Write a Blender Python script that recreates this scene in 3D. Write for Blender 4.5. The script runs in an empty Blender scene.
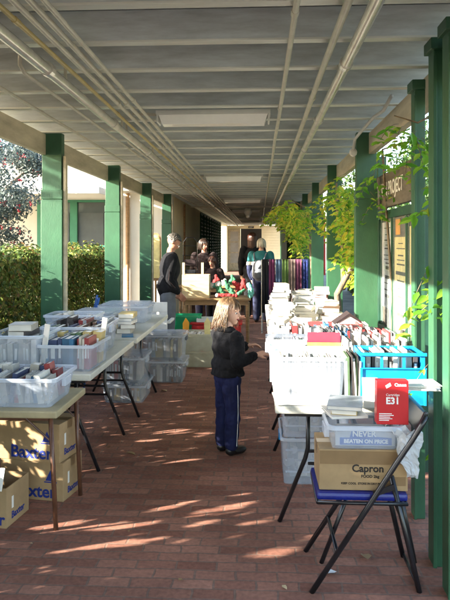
import bpy, bmesh, math, random
import numpy as np
from mathutils import Vector, Matrix, Euler
R = math.radians
random.seed(7)
rng = np.random.default_rng(11)
S = bpy.context.scene
C = S.collection

# ------------------------------------------------------------------ materials
def newmat(name):
    m = bpy.data.materials.new(name); m.use_nodes = True
    nt = m.node_tree; nt.nodes.clear()
    out = nt.nodes.new('ShaderNodeOutputMaterial')
    return m, nt, out
def N(nt, t, **kw):
    n = nt.nodes.new(t)
    for k, v in kw.items():
        if k in n.inputs: n.inputs[k].default_value = v
        else: setattr(n, k, v)
    return n
def rgba(c): return (c[0], c[1], c[2], 1)
def mat(name, col, rough=0.6, var=0.12, scale=6.0, metal=0.0, bump=0.0, bscale=60, dirt=None, alpha=1.0, spec=0.5, stretch=(1,1,1), randobj=0.0):
    m, nt, out = newmat(name)
    p = N(nt, 'ShaderNodeBsdfPrincipled'); nt.links.new(p.outputs[0], out.inputs[0])
    p.inputs['Roughness'].default_value = rough; p.inputs['Metallic'].default_value = metal
    p.inputs['Specular IOR Level'].default_value = spec
    p.inputs['Alpha'].default_value = alpha
    tc = N(nt, 'ShaderNodeTexCoord'); mp = N(nt, 'ShaderNodeMapping'); mp.inputs['Scale'].default_value = stretch
    nt.links.new(tc.outputs['Object'], mp.inputs['Vector'])
    ns = N(nt, 'ShaderNodeTexNoise'); ns.inputs['Scale'].default_value = scale; ns.inputs['Detail'].default_value = 6; ns.inputs['Roughness'].default_value = 0.65
    nt.links.new(mp.outputs[0], ns.inputs['Vector'])
    cr = N(nt, 'ShaderNodeValToRGB'); cr.color_ramp.elements[0].position = 0.3; cr.color_ramp.elements[1].position = 0.7
    d = dirt if dirt else [x*(1-var*1.6) for x in col]
    cr.color_ramp.elements[0].color = rgba(d); cr.color_ramp.elements[1].color = rgba([min(1, x*(1+var)) for x in col])
    nt.links.new(ns.outputs[0], cr.inputs[0])
    src = cr.outputs[0]
    if randobj:
        oi = N(nt, 'ShaderNodeObjectInfo'); hs = N(nt, 'ShaderNodeHueSaturation')
        mr = N(nt, 'ShaderNodeMapRange'); mr.inputs['To Min'].default_value = 1-randobj; mr.inputs['To Max'].default_value = 1+randobj
        nt.links.new(oi.outputs['Random'], mr.inputs[0]); nt.links.new(mr.outputs[0], hs.inputs['Value'])
        nt.links.new(src, hs.inputs['Color']); src = hs.outputs[0]
    nt.links.new(src, p.inputs['Base Color'])
    if bump:
        n2 = N(nt, 'ShaderNodeTexNoise'); n2.inputs['Scale'].default_value = bscale; n2.inputs['Detail'].default_value = 4
        nt.links.new(mp.outputs[0], n2.inputs['Vector'])
        b = N(nt, 'ShaderNodeBump'); b.inputs['Strength'].default_value = bump; b.inputs['Distance'].default_value = 0.01
        nt.links.new(n2.outputs[0], b.inputs['Height']); nt.links.new(b.outputs[0], p.inputs['Normal'])
    return m
def leafmat(name, cols, trans=0.4, pos=None, spec=0.3):
    m, nt, out = newmat(name)
    g = N(nt, 'ShaderNodeNewGeometry')
    cr = N(nt, 'ShaderNodeValToRGB')
    e = cr.color_ramp.elements
    while len(e) < len(cols): e.new(0.5)
    for i, c in enumerate(cols):
        e[i].position = pos[i] if pos else i/(len(cols)-1); e[i].color = rgba(c)
    nt.links.new(g.outputs['Random Per Island'], cr.inputs[0])
    p = N(nt, 'ShaderNodeBsdfPrincipled'); p.inputs['Roughness'].default_value = 0.45; p.inputs['Specular IOR Level'].default_value = spec
    t = N(nt, 'ShaderNodeBsdfTranslucent')
    mx = N(nt, 'ShaderNodeMixShader'); mx.inputs[0].default_value = trans
    nt.links.new(cr.outputs[0], p.inputs['Base Color']); nt.links.new(cr.outputs[0], t.inputs[0])
    nt.links.new(p.outputs[0], mx.inputs[1]); nt.links.new(t.outputs[0], mx.inputs[2]); nt.links.new(mx.outputs[0], out.inputs[0])
    return m
def brickmat(name, c1, c2, mortar, bw, bh, ms=0.012, rough=0.85, bump=0.6, swap=False):
    m, nt, out = newmat(name)
    p = N(nt, 'ShaderNodeBsdfPrincipled'); p.inputs['Roughness'].default_value = rough; nt.links.new(p.outputs[0], out.inputs[0])
    g = N(nt, 'ShaderNodeNewGeometry')
    wob = N(nt, 'ShaderNodeTexNoise'); wob.inputs['Scale'].default_value = 9; nt.links.new(g.outputs['Position'], wob.inputs['Vector'])
    sc = N(nt, 'ShaderNodeVectorMath', operation='SCALE'); sc.inputs['Scale'].default_value = 0.022
    nt.links.new(wob.outputs['Color'], sc.inputs[0])
    ad = N(nt, 'ShaderNodeVectorMath', operation='ADD'); nt.links.new(g.outputs['Position'], ad.inputs[0]); nt.links.new(sc.outputs[0], ad.inputs[1])
    b = N(nt, 'ShaderNodeTexBrick'); b.offset = 0.5
    b.inputs['Scale'].default_value = 1; b.inputs['Brick Width'].default_value = bw; b.inputs['Row Height'].default_value = bh
    b.inputs['Mortar Size'].default_value = ms; b.inputs['Mortar Smooth'].default_value = 0.3; b.inputs['Bias'].default_value = 0
    b.inputs['Color1'].default_value = rgba(c1); b.inputs['Color2'].default_value = rgba(c2); b.inputs['Mortar'].default_value = rgba(mortar)
    nt.links.new(ad.outputs[0], b.inputs['Vector'])
    n = N(nt, 'ShaderNodeTexNoise'); n.inputs['Scale'].default_value = 1.6; n.inputs['Detail'].default_value = 8; n.inputs['Roughness'].default_value = 0.7
    nt.links.new(g.outputs['Position'], n.inputs['Vector'])
    n3 = N(nt, 'ShaderNodeTexNoise'); n3.inputs['Scale'].default_value = 45; n3.inputs['Detail'].default_value = 5
    nt.links.new(g.outputs['Position'], n3.inputs['Vector'])
    mr = N(nt, 'ShaderNodeMapRange'); mr.inputs['From Min'].default_value = 0.3; mr.inputs['From Max'].default_value = 0.7; mr.inputs['To Min'].default_value = 0.72; mr.inputs['To Max'].default_value = 1.25
    nt.links.new(n.outputs[0], mr.inputs[0])
    mr3 = N(nt, 'ShaderNodeMapRange'); mr3.inputs['From Min'].default_value = 0.3; mr3.inputs['From Max'].default_value = 0.7; mr3.inputs['To Min'].default_value = 0.8; mr3.inputs['To Max'].default_value = 1.2
    nt.links.new(n3.outputs[0], mr3.inputs[0])
    mm = N(nt, 'ShaderNodeMath', operation='MULTIPLY'); nt.links.new(mr.outputs[0], mm.inputs[0]); nt.links.new(mr3.outputs[0], mm.inputs[1])
    vm = N(nt, 'ShaderNodeVectorMath', operation='SCALE'); nt.links.new(b.outputs['Color'], vm.inputs[0]); nt.links.new(mm.outputs[0], vm.inputs['Scale'])
    nt.links.new(vm.outputs[0], p.inputs['Base Color'])
    ma = N(nt, 'ShaderNodeMath', operation='MULTIPLY'); ma.inputs[1].default_value = -1.0
    nt.links.new(b.outputs['Fac'], ma.inputs[0])
    m2 = N(nt, 'ShaderNodeMath', operation='MULTIPLY_ADD'); m2.inputs[1].default_value = 0.5; nt.links.new(n3.outputs[0], m2.inputs[0]); nt.links.new(ma.outputs[0], m2.inputs[2])
    bp = N(nt, 'ShaderNodeBump'); bp.inputs['Strength'].default_value = bump; bp.inputs['Distance'].default_value = 0.004
    nt.links.new(m2.outputs[0], bp.inputs['Height']); nt.links.new(bp.outputs[0], p.inputs['Normal'])
    return m

M = {}
M['brick'] = brickmat('brick_paving_mat', (0.220,0.086,0.054), (0.365,0.165,0.108), (0.205,0.118,0.084), 0.195, 0.083, 0.006)
M['soil'] = mat('soil', (0.22,0.19,0.14), 0.95, 0.3, 1.5, bump=0.5, bscale=20)
M['green'] = mat('post_green', (0.027,0.098,0.047), 0.45, 0.14, 3.5, bump=0.10, bscale=40, stretch=(2,2,1.0))
M['louvre'] = mat('matte_green_louvre', (0.02,0.075,0.042), 0.95, 0.15, 5, spec=0.1)
M['darkgreen'] = mat('dark_green_paint', (0.014,0.065,0.038), 0.5, 0.2, 5, bump=0.1)
M['palegreen'] = mat('pale_green_paint', (0.06,0.26,0.16), 0.5, 0.12, 4)
M['cream'] = mat('cream_paint', (0.58,0.51,0.37), 0.6, 0.1, 3, bump=0.15, bscale=25, stretch=(3,0.6,3), dirt=(0.36,0.31,0.22))
M['joist'] = mat('grey_joist_paint', (0.52,0.57,0.59), 0.42, 0.14, 5, bump=0.2, bscale=30, stretch=(0.5,3,3), dirt=(0.36,0.385,0.39), randobj=0.10)
M['lit_edge_strip'] = mat('joist_lit_edge_tone', (0.66,0.67,0.62), 0.35, 0.1, 5, bump=0.2, bscale=30, stretch=(0.5,3,3))  # paler than the joists: painted light standing in for bounce off the floor
M['deck'] = mat('roof_deck_paint', (0.46,0.49,0.51), 0.6, 0.15, 2)
M['roofing'] = mat('roofing', (0.25,0.25,0.25), 0.7, 0.2, 2)
M['wallcream'] = mat('cream_render', (0.80,0.69,0.45), 0.8, 0.08, 1.2, bump=0.15, bscale=60)
M['facade'] = mat('white_render', (0.72,0.69,0.62), 0.85, 0.07, 1.0, bump=0.2, bscale=50)
M['pipe'] = mat('pipe_grey', (0.52,0.49,0.41), 0.35, 0.12, 8, spec=0.6)
M['silver'] = mat('pipe_silver', (0.66,0.64,0.58), 0.26, 0.12, 8, metal=0.4)
M['yellow'] = mat('pipe_yellow', (0.46,0.36,0.15), 0.4, 0.12, 8)
M['fixture'] = mat('white_enamel', (0.62,0.62,0.58), 0.4, 0.06, 5)
M['diffuser'] = mat('frosted_diffuser', (0.88,0.88,0.84), 0.22, 0.05, 3, spec=0.6)
M['tabletop'] = mat('white_table_plastic', (0.62,0.61,0.53), 0.45, 0.08, 8, bump=0.2, bscale=150)
M['tanboard'] = mat('tan_card_table', (0.40,0.33,0.19), 0.5, 0.12, 8)
M['blacksteel'] = mat('black_steel', (0.012,0.012,0.015), 0.3, 0.2, 8, spec=0.6)
M['browntube'] = mat('brown_steel', (0.13,0.055,0.03), 0.35, 0.3, 12)
M['bluevinyl'] = mat('blue_vinyl', (0.010,0.018,0.19), 0.35, 0.15, 20, bump=0.15, bscale=90)
M['bluemetal'] = mat('blue_metal', (0.03,0.12,0.42), 0.35, 0.1, 8)
M['wood'] = mat('oak_wood', (0.33,0.19,0.085), 0.55, 0.25, 5, stretch=(1,1,8))
M['palewood'] = mat('pale_wood', (0.62,0.47,0.26), 0.55, 0.15, 5, stretch=(1,6,6))
M['card'] = mat('cardboard', (0.37,0.245,0.12), 0.85, 0.16, 4, bump=0.1, bscale=40)
M['cardtape'] = mat('packing_tape', (0.24,0.15,0.07), 0.3, 0.08, 7)
M['ink_blue'] = mat('blue_print', (0.012,0.03,0.20), 0.7, 0.1, 20)
M['ink_black'] = mat('black_print', (0.02,0.015,0.012), 0.7, 0.1, 20)
M['ink_white'] = mat('white_print', (0.8,0.8,0.78), 0.6, 0.04, 20)
M['red'] = mat('red_card', (0.52,0.012,0.018), 0.35, 0.06, 8)
M['redcloth'] = mat('red_plastic', (0.55,0.02,0.02), 0.4, 0.12, 8)
M['whiteplastic'] = mat('white_plastic', (0.72,0.72,0.70), 0.4, 0.06, 8)
M['blueplastic'] = mat('cyan_blue_plastic', (0.010,0.27,0.60), 0.3, 0.08, 6, alpha=0.93)
M['greenplastic'] = mat('green_plastic', (0.02,0.42,0.18), 0.35, 0.1, 6)
M['plush_g'] = mat('green_felt', (0.05,0.20,0.10), 0.95, 0.2, 30, bump=0.5)
M['plush_r'] = mat('red_felt', (0.36,0.03,0.03), 0.95, 0.2, 30, bump=0.5)
M['plush_w'] = mat('white_felt', (0.75,0.72,0.68), 0.95, 0.1, 30, bump=0.5)
M['teal'] = mat('teal_cloth', (0.02,0.15,0.16), 0.9, 0.15, 10)
M['tealpale'] = mat('mint_cloth', (0.15,0.48,0.38), 0.9, 0.15, 10)
M['skin'] = mat('skin', (0.58,0.32,0.22), 0.5, 0.08, 12)
M['skin2'] = mat('skin_ruddy', (0.42,0.20,0.13), 0.5, 0.1, 12)
M['lips'] = mat('lips', (0.35,0.06,0.06), 0.4, 0.05, 12)
M['mouthdark'] = mat('mouth_dark', (0.04,0.01,0.01), 0.5, 0.05, 12)
M['eyewhite'] = mat('eye_white', (0.42,0.38,0.35), 0.4, 0.02, 5)
M['iris'] = mat('iris', (0.03,0.02,0.015), 0.15, 0.02, 5)
def hairmat(name, cols):
    m, nt, out = newmat(name)
    g = N(nt, 'ShaderNodeNewGeometry'); cr = N(nt, 'ShaderNodeValToRGB'); e = cr.color_ramp.elements
    while len(e) < len(cols): e.new(0.5)
    for i, c in enumerate(cols): e[i].position = i/(len(cols)-1); e[i].color = rgba(c)
    nt.links.new(g.outputs['Random Per Island'], cr.inputs[0])
    p = N(nt, 'ShaderNodeBsdfPrincipled'); p.inputs['Roughness'].default_value = 0.38
    nt.links.new(cr.outputs[0], p.inputs['Base Color']); nt.links.new(p.outputs[0], out.inputs[0]); return m
M['hair_blond'] = hairmat('blond_brown_hair', [(0.045,0.024,0.012),(0.10,0.055,0.026),(0.28,0.17,0.08)])
M['hair_dark'] = hairmat('dark_hair', [(0.012,0.007,0.005),(0.03,0.016,0.01),(0.05,0.025,0.015)])
M['hair_white'] = hairmat('white_hair', [(0.35,0.30,0.22),(0.5,0.45,0.35),(0.62,0.58,0.48)])
M['hair_grey'] = hairmat('grey_hair', [(0.04,0.034,0.03),(0.07,0.06,0.05),(0.13,0.115,0.10)])
M['hair_red'] = hairmat('auburn_hair', [(0.03,0.010,0.006),(0.07,0.022,0.012),(0.10,0.035,0.02)])
M['blackcloth'] = mat('black_fleece', (0.012,0.012,0.014), 0.95, 0.3, 14, bump=0.5, bscale=40, spec=0.2)
M['navycloth'] = mat('navy_track_cloth', (0.009,0.013,0.06), 0.8, 0.25, 9, bump=0.4, bscale=14, spec=0.3)
M['navy2'] = mat('navy_cloth', (0.012,0.018,0.06), 0.8, 0.2, 9, bump=0.4, bscale=14)
M['greycloth'] = mat('grey_trouser_cloth', (0.13,0.14,0.16), 0.9, 0.15, 9, bump=0.3, bscale=14)
M['greypack'] = mat('grey_nylon', (0.16,0.17,0.20), 0.7, 0.2, 9, bump=0.3)
M['maroon'] = mat('maroon_cloth', (0.022,0.010,0.010), 0.9, 0.2, 9)
M['shoe'] = mat('black_leather', (0.012,0.011,0.012), 0.4, 0.1, 9)
M['papers'] = mat('paper', (0.74,0.71,0.64), 0.8, 0.06, 9, randobj=0.08)
M['terracotta'] = mat('terracotta', (0.45,0.14,0.07), 0.8, 0.15, 9)
M['bark'] = mat('vine_bark', (0.20,0.15,0.10), 0.9, 0.3, 8, bump=0.9, bscale=40, stretch=(3,3,0.7))
M['signboard'] = mat('sign_timber', (0.13,0.11,0.085), 0.7, 0.25, 6, stretch=(1,1,5))
M['orange'] = mat('orange_sticker', (0.75,0.33,0.02), 0.5, 0.04, 9)
M['poster1'] = mat('yellowed_poster', (0.72,0.62,0.28), 0.8, 0.12, 9)
M['poster2'] = mat('white_poster', (0.62,0.62,0.62), 0.8, 0.08, 9)
M['windowdark'] = mat('window_glass', (0.10,0.12,0.13), 0.12, 0.2, 1.2, spec=0.6)
M['blind'] = mat('blue_grey_blind', (0.10,0.12,0.13), 0.6, 0.1, 4)
M['curtain'] = mat('pale_curtain', (0.45,0.44,0.42), 0.8, 0.1, 4)
M['redspot'] = mat('rust_stain', (0.22,0.03,0.02), 0.9, 0.2, 40)
M['wire'] = mat('grey_cable', (0.5,0.5,0.48), 0.5, 0.1, 9)
# clear plastic of tubs: a see-through milky shell
def tubmat(name, col, a, rough=0.22):
    m, nt, out = newmat(name)
    p = N(nt, 'ShaderNodeBsdfPrincipled'); p.inputs['Base Color'].default_value = rgba(col); p.inputs['Roughness'].default_value = rough
    n = N(nt, 'ShaderNodeTexNoise'); n.inputs['Scale'].default_value = 9; n.inputs['Detail'].default_value = 5
    tc = N(nt, 'ShaderNodeTexCoord'); nt.links.new(tc.outputs['Object'], n.inputs['Vector'])
    mr = N(nt, 'ShaderNodeMapRange'); mr.inputs['From Min'].default_value = 0.3; mr.inputs['From Max'].default_value = 0.7; mr.inputs['To Min'].default_value = a-0.05; mr.inputs['To Max'].default_value = a+0.07
    nt.links.new(n.outputs[0], mr.inputs[0]); nt.links.new(mr.outputs[0], p.inputs['Alpha'])
    nt.links.new(p.outputs[0], out.inputs[0]); return m
M['clear'] = tubmat('milky_plastic', (0.60,0.66,0.76), 0.22)
M['clear2'] = tubmat('milky_plastic_dense', (0.62,0.68,0.78), 0.31)
M['rim'] = tubmat('milky_plastic_rim', (0.68,0.73,0.82), 0.62)
M['yclear'] = tubmat('yellowish_plastic', (0.66,0.66,0.52), 0.45)
M['glass'] = tubmat('pane_glass', (0.5,0.55,0.55), 0.12, 0.04)
M['bagfilm'] = tubmat('white_bag_film', (0.66,0.68,0.70), 0.62, 0.3)
BOOKCOLS = [(0.55,0.50,0.42),(0.05,0.07,0.16),(0.35,0.05,0.05),(0.62,0.60,0.55),(0.04,0.15,0.28),(0.12,0.20,0.10),(0.50,0.38,0.15),(0.06,0.05,0.05),(0.65,0.62,0.58),(0.22,0.12,0.08),(0.30,0.33,0.36),(0.10,0.25,0.30)]
BM = [mat('book_cover_%d' % i, c, 0.45, 0.2, 9, randobj=0.3) for i, c in enumerate(BOOKCOLS)]
BMDICT = {'navy':1,'red':2,'green':5,'black':7,'white':8,'brown':9,'grey':10,'cream':0,'blue':4,'tan':6}
M['coverart'] = mat('picture_cover', (0.10,0.30,0.33), 0.35, 0.9, 22, dirt=(0.5,0.3,0.08))
M['limecover'] = mat('lime_cover', (0.35,0.50,0.08), 0.35, 0.3, 14)
M['redcover'] = mat('rose_red_cover', (0.42,0.03,0.06), 0.35, 0.1, 14)

# ------------------------------------------------------------------ builders
class MB:
    def __init__(s): s.bm = bmesh.new()
    def box(s, c, size, rot=(0,0,0), bevel=0.0):
        m = Matrix.Translation(Vector(c)) @ Euler(rot).to_matrix().to_4x4() @ Matrix.Diagonal((size[0], size[1], size[2], 1))
        r = bmesh.ops.create_cube(s.bm, size=1.0, matrix=m)
        if bevel:
            es = set()
            for v in r['verts']: es.update(v.link_edges)
            bmesh.ops.bevel(s.bm, geom=list(es), offset=bevel, segments=2, affect='EDGES', profile=0.6)
        return s
    def b2(s, x0, x1, y0, y1, z0, z1, bevel=0.0): return s.box(((x0+x1)/2,(y0+y1)/2,(z0+z1)/2), (x1-x0,y1-y0,z1-z0), bevel=bevel)
    def tube(s, pts, r, n=10, close=False):
        pts = [Vector(p) for p in pts]; L = len(pts)
        rr = r if isinstance(r, (list, tuple)) else [r]*L
        rings = []; up = None
        for i, p in enumerate(pts):
            if i == 0: t = pts[1]-p
            elif i == L-1: t = p-pts[i-1]
            else: t = (pts[i+1]-p).normalized()+(p-pts[i-1]).normalized()
            t.normalize()
            if up is None: up = Vector((0,0,1)) if abs(t.z) < 0.9 else Vector((1,0,0))
            a = t.cross(up); 
            if a.length < 1e-4: a = t.cross(Vector((0,1,0)))
            a.normalize(); b = a.cross(t).normalized(); up = b
            rings.append([s.bm.verts.new(p+(a*math.cos(2*math.pi*k/n)+b*math.sin(2*math.pi*k/n))*rr[i]) for k in range(n)])
        for i in range(L-1):
            for k in range(n):
                s.bm.faces.new((rings[i][k], rings[i][(k+1)%n], rings[i+1][(k+1)%n], rings[i+1][k]))
        if n > 2:
            s.bm.faces.new(rings[0][::-1]); s.bm.faces.new(rings[-1])
        return s
    def prism(s, pts, vec):
        a = [s.bm.verts.new(Vector(p)) for p in pts]; b = [s.bm.verts.new(Vector(p)+Vector(vec)) for p in pts]
        n = len(pts)
        s.bm.faces.new(a[::-1]); s.bm.faces.new(b)
        for i in range(n): s.bm.faces.new((a[i], a[(i+1)%n], b[(i+1)%n], b[i]))
        return s
    def ell(s, c, r, rot=(0,0,0), sub=2):
        m = Matrix.Translation(Vector(c)) @ Euler(rot).to_matrix().to_4x4() @ Matrix.Diagonal((r[0], r[1], r[2], 1))
        bmesh.ops.create_icosphere(s.bm, subdivisions=sub, radius=1.0, matrix=m); return s
    def lathe(s, prof, c=(0,0,0), n=20):
        c = Vector(c); rings = []
        for r, z in prof: rings.append([s.bm.verts.new(c+Vector((r*math.cos(2*math.pi*k/n), r*math.sin(2*math.pi*k/n), z))) for k in range(n)])
        for i in range(len(prof)-1):
            for k in range(n): s.bm.faces.new((rings[i][k], rings[i][(k+1)%n], rings[i+1][(k+1)%n], rings[i+1][k]))
        return s
    def build(s, name, m, parent=None, smooth=False, loc=None, rz=0):
        bmesh.ops.recalc_face_normals(s.bm, faces=s.bm.faces)
        me = bpy.data.meshes.new(name); s.bm.to_mesh(me); s.bm.free()
        me.materials.append(m)
        if smooth:
            for p in me.polygons: p.use_smooth = True
        o = bpy.data.objects.new(name, me); C.objects.link(o)
        if parent: o.parent = parent
        if loc is not None: o.location = loc
        if rz: o.rotation_euler = (0,0,rz)
        return o
def tag(o, label=None, cat=None, group=None, kind=None):
    if label: o['label'] = label
    if cat: o['category'] = cat
    if group: o['group'] = group
    if kind: o['kind'] = kind
    return o
def thing(name, label, cat, loc=(0,0,0), rz=0, group=None):
    o = bpy.data.objects.new(name, None); C.objects.link(o); o.location = loc; o.rotation_euler = (0,0,rz)
    o.empty_display_size = 0.1
    return tag(o, label, cat, group)
def copy_tree(o, loc=None, rz=None, label=None, group=None, parent=None):
    c = o.copy(); C.objects.link(c)
    if parent: c.parent = parent
    for ch in list(o.children): copy_tree(ch, parent=c)
    if loc is not None: c.location = loc
    if rz is not None: c.rotation_euler = (0,0,rz)
    if label: c['label'] = label
    if group: c['group'] = group
    return c
def struct(name, mb, m): return tag(mb.build(name, m), kind='structure')
def text(s, size, m, parent, loc, rot, name='lettering', bold=0.0, ext=0.0006, sx=1.0):
    cu = bpy.data.curves.new('t', 'FONT'); cu.body = s; cu.size = size; cu.extrude = ext; cu.offset = bold; cu.align_x = 'CENTER'; cu.align_y = 'CENTER'; cu.resolution_u = 3
    t = bpy.data.objects.new('t', cu); C.objects.link(t)
    bpy.context.view_layer.update()
    me = bpy.data.meshes.new_from_object(t.evaluated_get(bpy.context.evaluated_depsgraph_get()))
    bpy.data.objects.remove(t); bpy.data.curves.remove(cu)
    me.materials.clear(); me.materials.append(m)
    me.transform(Matrix.Diagonal((sx,1,1,1)))
    o = bpy.data.objects.new(name, me); C.objects.link(o); o.parent = parent; o.location = loc; o.rotation_euler = rot
    return o
def leafmesh(name, pos, nrm, length, width, m, parent=None, fold=True, axis=None):
    """real leaf blades: pos (n,3), nrm (n,3), length/width arrays; each blade is a folded rhombus"""
    n = len(pos)
    nrm = nrm/np.linalg.norm(nrm, axis=1, keepdims=True)
    a = rng.normal(size=(n,3)) if axis is None else axis
    a = a-(a*nrm).sum(1, keepdims=True)*nrm; a /= (np.linalg.norm(a, axis=1, keepdims=True)+1e-9)
    b = np.cross(nrm, a)
    L = length[:,None]; W = width[:,None]
    v = np.empty((n,6,3))
    v[:,0] = pos-a*L*0.5
    v[:,1] = pos-a*L*0.12+b*W*0.5+nrm*W*0.15
    v[:,2] = pos+a*L*0.22+b*W*0.36+nrm*W*0.10
    v[:,3] = pos+a*L*0.5-nrm*L*0.10
    v[:,4] = pos+a*L*0.22-b*W*0.36+nrm*W*0.10
    v[:,5] = pos-a*L*0.12-b*W*0.5+nrm*W*0.15
    me = bpy.data.meshes.new(name)
    me.vertices.add(n*6); me.vertices.foreach_set('co', v.reshape(-1))
    idx = np.arange(n)[:,None]*6
    f = np.stack([idx+np.array([0,1,2,3]), idx+np.array([0,3,4,5])], 1).reshape(-1)
    me.loops.add(n*8); me.loops.foreach_set('vertex_index', f.astype(np.int32))
    me.polygons.add(n*2); me.polygons.foreach_set('loop_start', np.arange(0, n*8, 4, dtype=np.int32)); me.polygons.foreach_set('loop_total', np.full(n*2, 4, dtype=np.int32))
    me.update(calc_edges=True); me.materials.append(m)
    o = bpy.data.objects.new(name, me); C.objects.link(o)
    if parent: o.parent = parent
    return o
def clumps(n, centers, radii, up=0.4):
    """points scattered in a set of ellipsoid clumps, denser near their skins"""
    centers = np.array(centers, float); radii = np.array(radii, float)
    w = radii.prod(1)**(2/3); w /= w.sum()
    k = rng.choice(len(centers), n, p=w)
    d = rng.normal(size=(n,3)); d /= np.linalg.norm(d, axis=1, keepdims=True)
    r = rng.random(n)**0.45
    p = centers[k]+d*radii[k]*r[:,None]
    nr = d+rng.normal(size=(n,3))*0.7+np.array([0,0,up])
    return p, nr
def remesh(name, prims, voxel, m, parent, smooth=3, cuts=(), noise=0.0, nscale=8.0):
    """fuse ellipsoids and tapered capsules into one continuous surface"""
    mb = MB()
    for q in prims:
        if q[0] == 'e': mb.ell(q[1], q[2], q[3] if len(q) > 3 else (0,0,0), 3)
        else:
            _, p1, r1, p2, r2 = q; p1 = Vector(p1); p2 = Vector(p2)
            mb.ell(p1, (r1,)*3, sub=2); mb.ell(p2, (r2,)*3, sub=2)
            if (p2-p1).length > 1e-4: mb.tube([p1, p2], [r1, r2], 16)
    bmesh.ops.recalc_face_normals(mb.bm, faces=mb.bm.faces)
    me = bpy.data.meshes.new('tmp'); mb.bm.to_mesh(me); mb.bm.free()
    o = bpy.data.objects.new('tmp', me); C.objects.link(o)
    md = o.modifiers.new('r', 'REMESH'); md.mode = 'VOXEL'; md.voxel_size = voxel; md.use_smooth_shade = True
    if smooth:
        sm = o.modifiers.new('s', 'SMOOTH'); sm.factor = 0.5; sm.iterations = smooth
    if noise:
        tx = bpy.data.textures.new('folds', 'CLOUDS'); tx.noise_scale = 1.0/nscale
        dm = o.modifiers.new('d', 'DISPLACE'); dm.texture = tx; dm.strength = noise; dm.mid_level = 0.5
    bpy.context.view_layer.update()
    r = bpy.data.meshes.new_from_object(o.evaluated_get(bpy.context.evaluated_depsgraph_get()))
    bpy.data.objects.remove(o)
    if cuts:
        bm = bmesh.new(); bm.from_mesh(r)
        for co, no in cuts:
            g = bm.verts[:]+bm.edges[:]+bm.faces[:]
            res = bmesh.ops.bisect_plane(bm, geom=g, plane_co=co, plane_no=no, clear_outer=True)
            es = [x for x in res['geom_cut'] if isinstance(x, bmesh.types.BMEdge)]
            bmesh.ops.holes_fill(bm, edges=es)
        bm.to_mesh(r); bm.free()
    r.name = name; r.materials.clear(); r.materials.append(m)
    for p in r.polygons: p.use_smooth = True
    ob = bpy.data.objects.new(name, r); C.objects.link(ob)
    if parent: ob.parent = parent
    return ob

# ------------------------------------------------------------------ ground
struct('ground', MB().b2(-150,150,-60,250,-0.3,-0.06), M['soil'])
struct('brick_paving', MB().b2(-2.05,1.45,-6,42,-0.10,0.0), M['brick'])

# ------------------------------------------------------------------ walkway roof
JY0, JN, JS = 0.75, 72, 0.5
roof = thing('walkway_roof', 'long covered walkway roof with grey joists and cream side beams', 'roof', (0,0,2.57))
for i in range(JN):
    MB().b2(-2.45,1.25,JY0+i*JS-1.5+0.4-0.022,JY0+i*JS-1.5+0.4+0.022,0.0,0.15,bevel=0.003).build('joist', M['joist'], roof)
    MB().b2(-2.44,1.24,JY0+i*JS-1.1-0.03,JY0+i*JS-1.1+0.03,-0.012,-0.001,bevel=0.002).build('lit_edge_strip', M['lit_edge_strip'], roof)  # thin strip added under each joist to carry its lit lower edge
MB().b2(-2.5,1.3,-3.2,36.5,0.1525,0.18).build('ceiling_boards', M['deck'], roof)
MB().b2(-2.55,1.35,-3.3,36.6,0.182,0.215).build('roofing', M['roofing'], roof)
MB().b2(-1.975,-1.93,-3.2,13.1,-0.20,-0.014,bevel=0.004).build('side_beam', M['cream'], roof)
MB().b2(0.985,1.04,-3.2,34,-0.20,-0.014,bevel=0.004).build('side_beam', M['cream'], roof)
MB().ell((0,0,0),(0.012,0.002,0.009)).build('rust_spot', M['redspot'], roof, loc=(0.69,2.625,0.10))
MB().ell((0,0,0),(0.012,0.002,0.009)).build('rust_spot', M['redspot'], roof, loc=(0.69,2.625,0.055))

# posts
def post_mesh(mat_=None, top=2.565, w=0.18, d=0.09, z1=2.05, z0=0.0, right=False):
    t = thing('roof_post', '', 'post')
    MB().b2(0,w,-d/2,d/2,z0,top,bevel=0.004).build('shaft', M['green'], t)
    MB().b2(-0.008,w+0.008,-d/2-0.008,d/2+0.008,z0+0.0,z1-0.09,bevel=0.004).build('cladding', M['green'], t)
    MB().b2(-0.008,w+0.008,-d/2-0.008,d/2+0.008,z1-0.082,z1,bevel=0.004).build('cladding_collar', M['green'], t)
    return t
LEFTP = [0.95, 3.35, 5.75, 8.15, 10.55, 12.95]
pl = post_mesh()
bat = MB().b2(0.19,0.215,-0.03,0.03,0.0,2.36,bevel=0.003).build('cover_strip', M['cream'], pl)
lab = ['green roof post left of the walkway, behind the camera side hedge','green roof post beside the near tan table on the left','sunlit green left post with leaf shadows, nearest in view, in front of the hedge','green left post between the hedge end and the white facade','green left post directly beside the bald man','green left post at the corner of the cream wall']
for i, y in enumerate(LEFTP):
    o = pl if i == 0 else copy_tree(pl)
    o.location = (-1.965+0.0, y, 0); o['label'] = lab[i]; o['group'] = 'green posts on the left of the walkway'
pr = post_mesh()
labr = ['broad dark green right post beside the lettered timber sign','green right post behind the yellow vine, its foot sunlit','green right post with pale lower part beyond the vine trunk','green right post left of the red strip','green right post beside the scarf rack','green right post behind the scarf rack','green right post far down the walkway']
for i, y in enumerate([5.85,8.25,10.65,13.05,15.45,17.85,20.25]):
    o = pr if i == 0 else copy_tree(pr)
    o.location = (0.875, y, 0); o['label'] = labr[i]; o['group'] = 'green posts on the right of the walkway'
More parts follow.
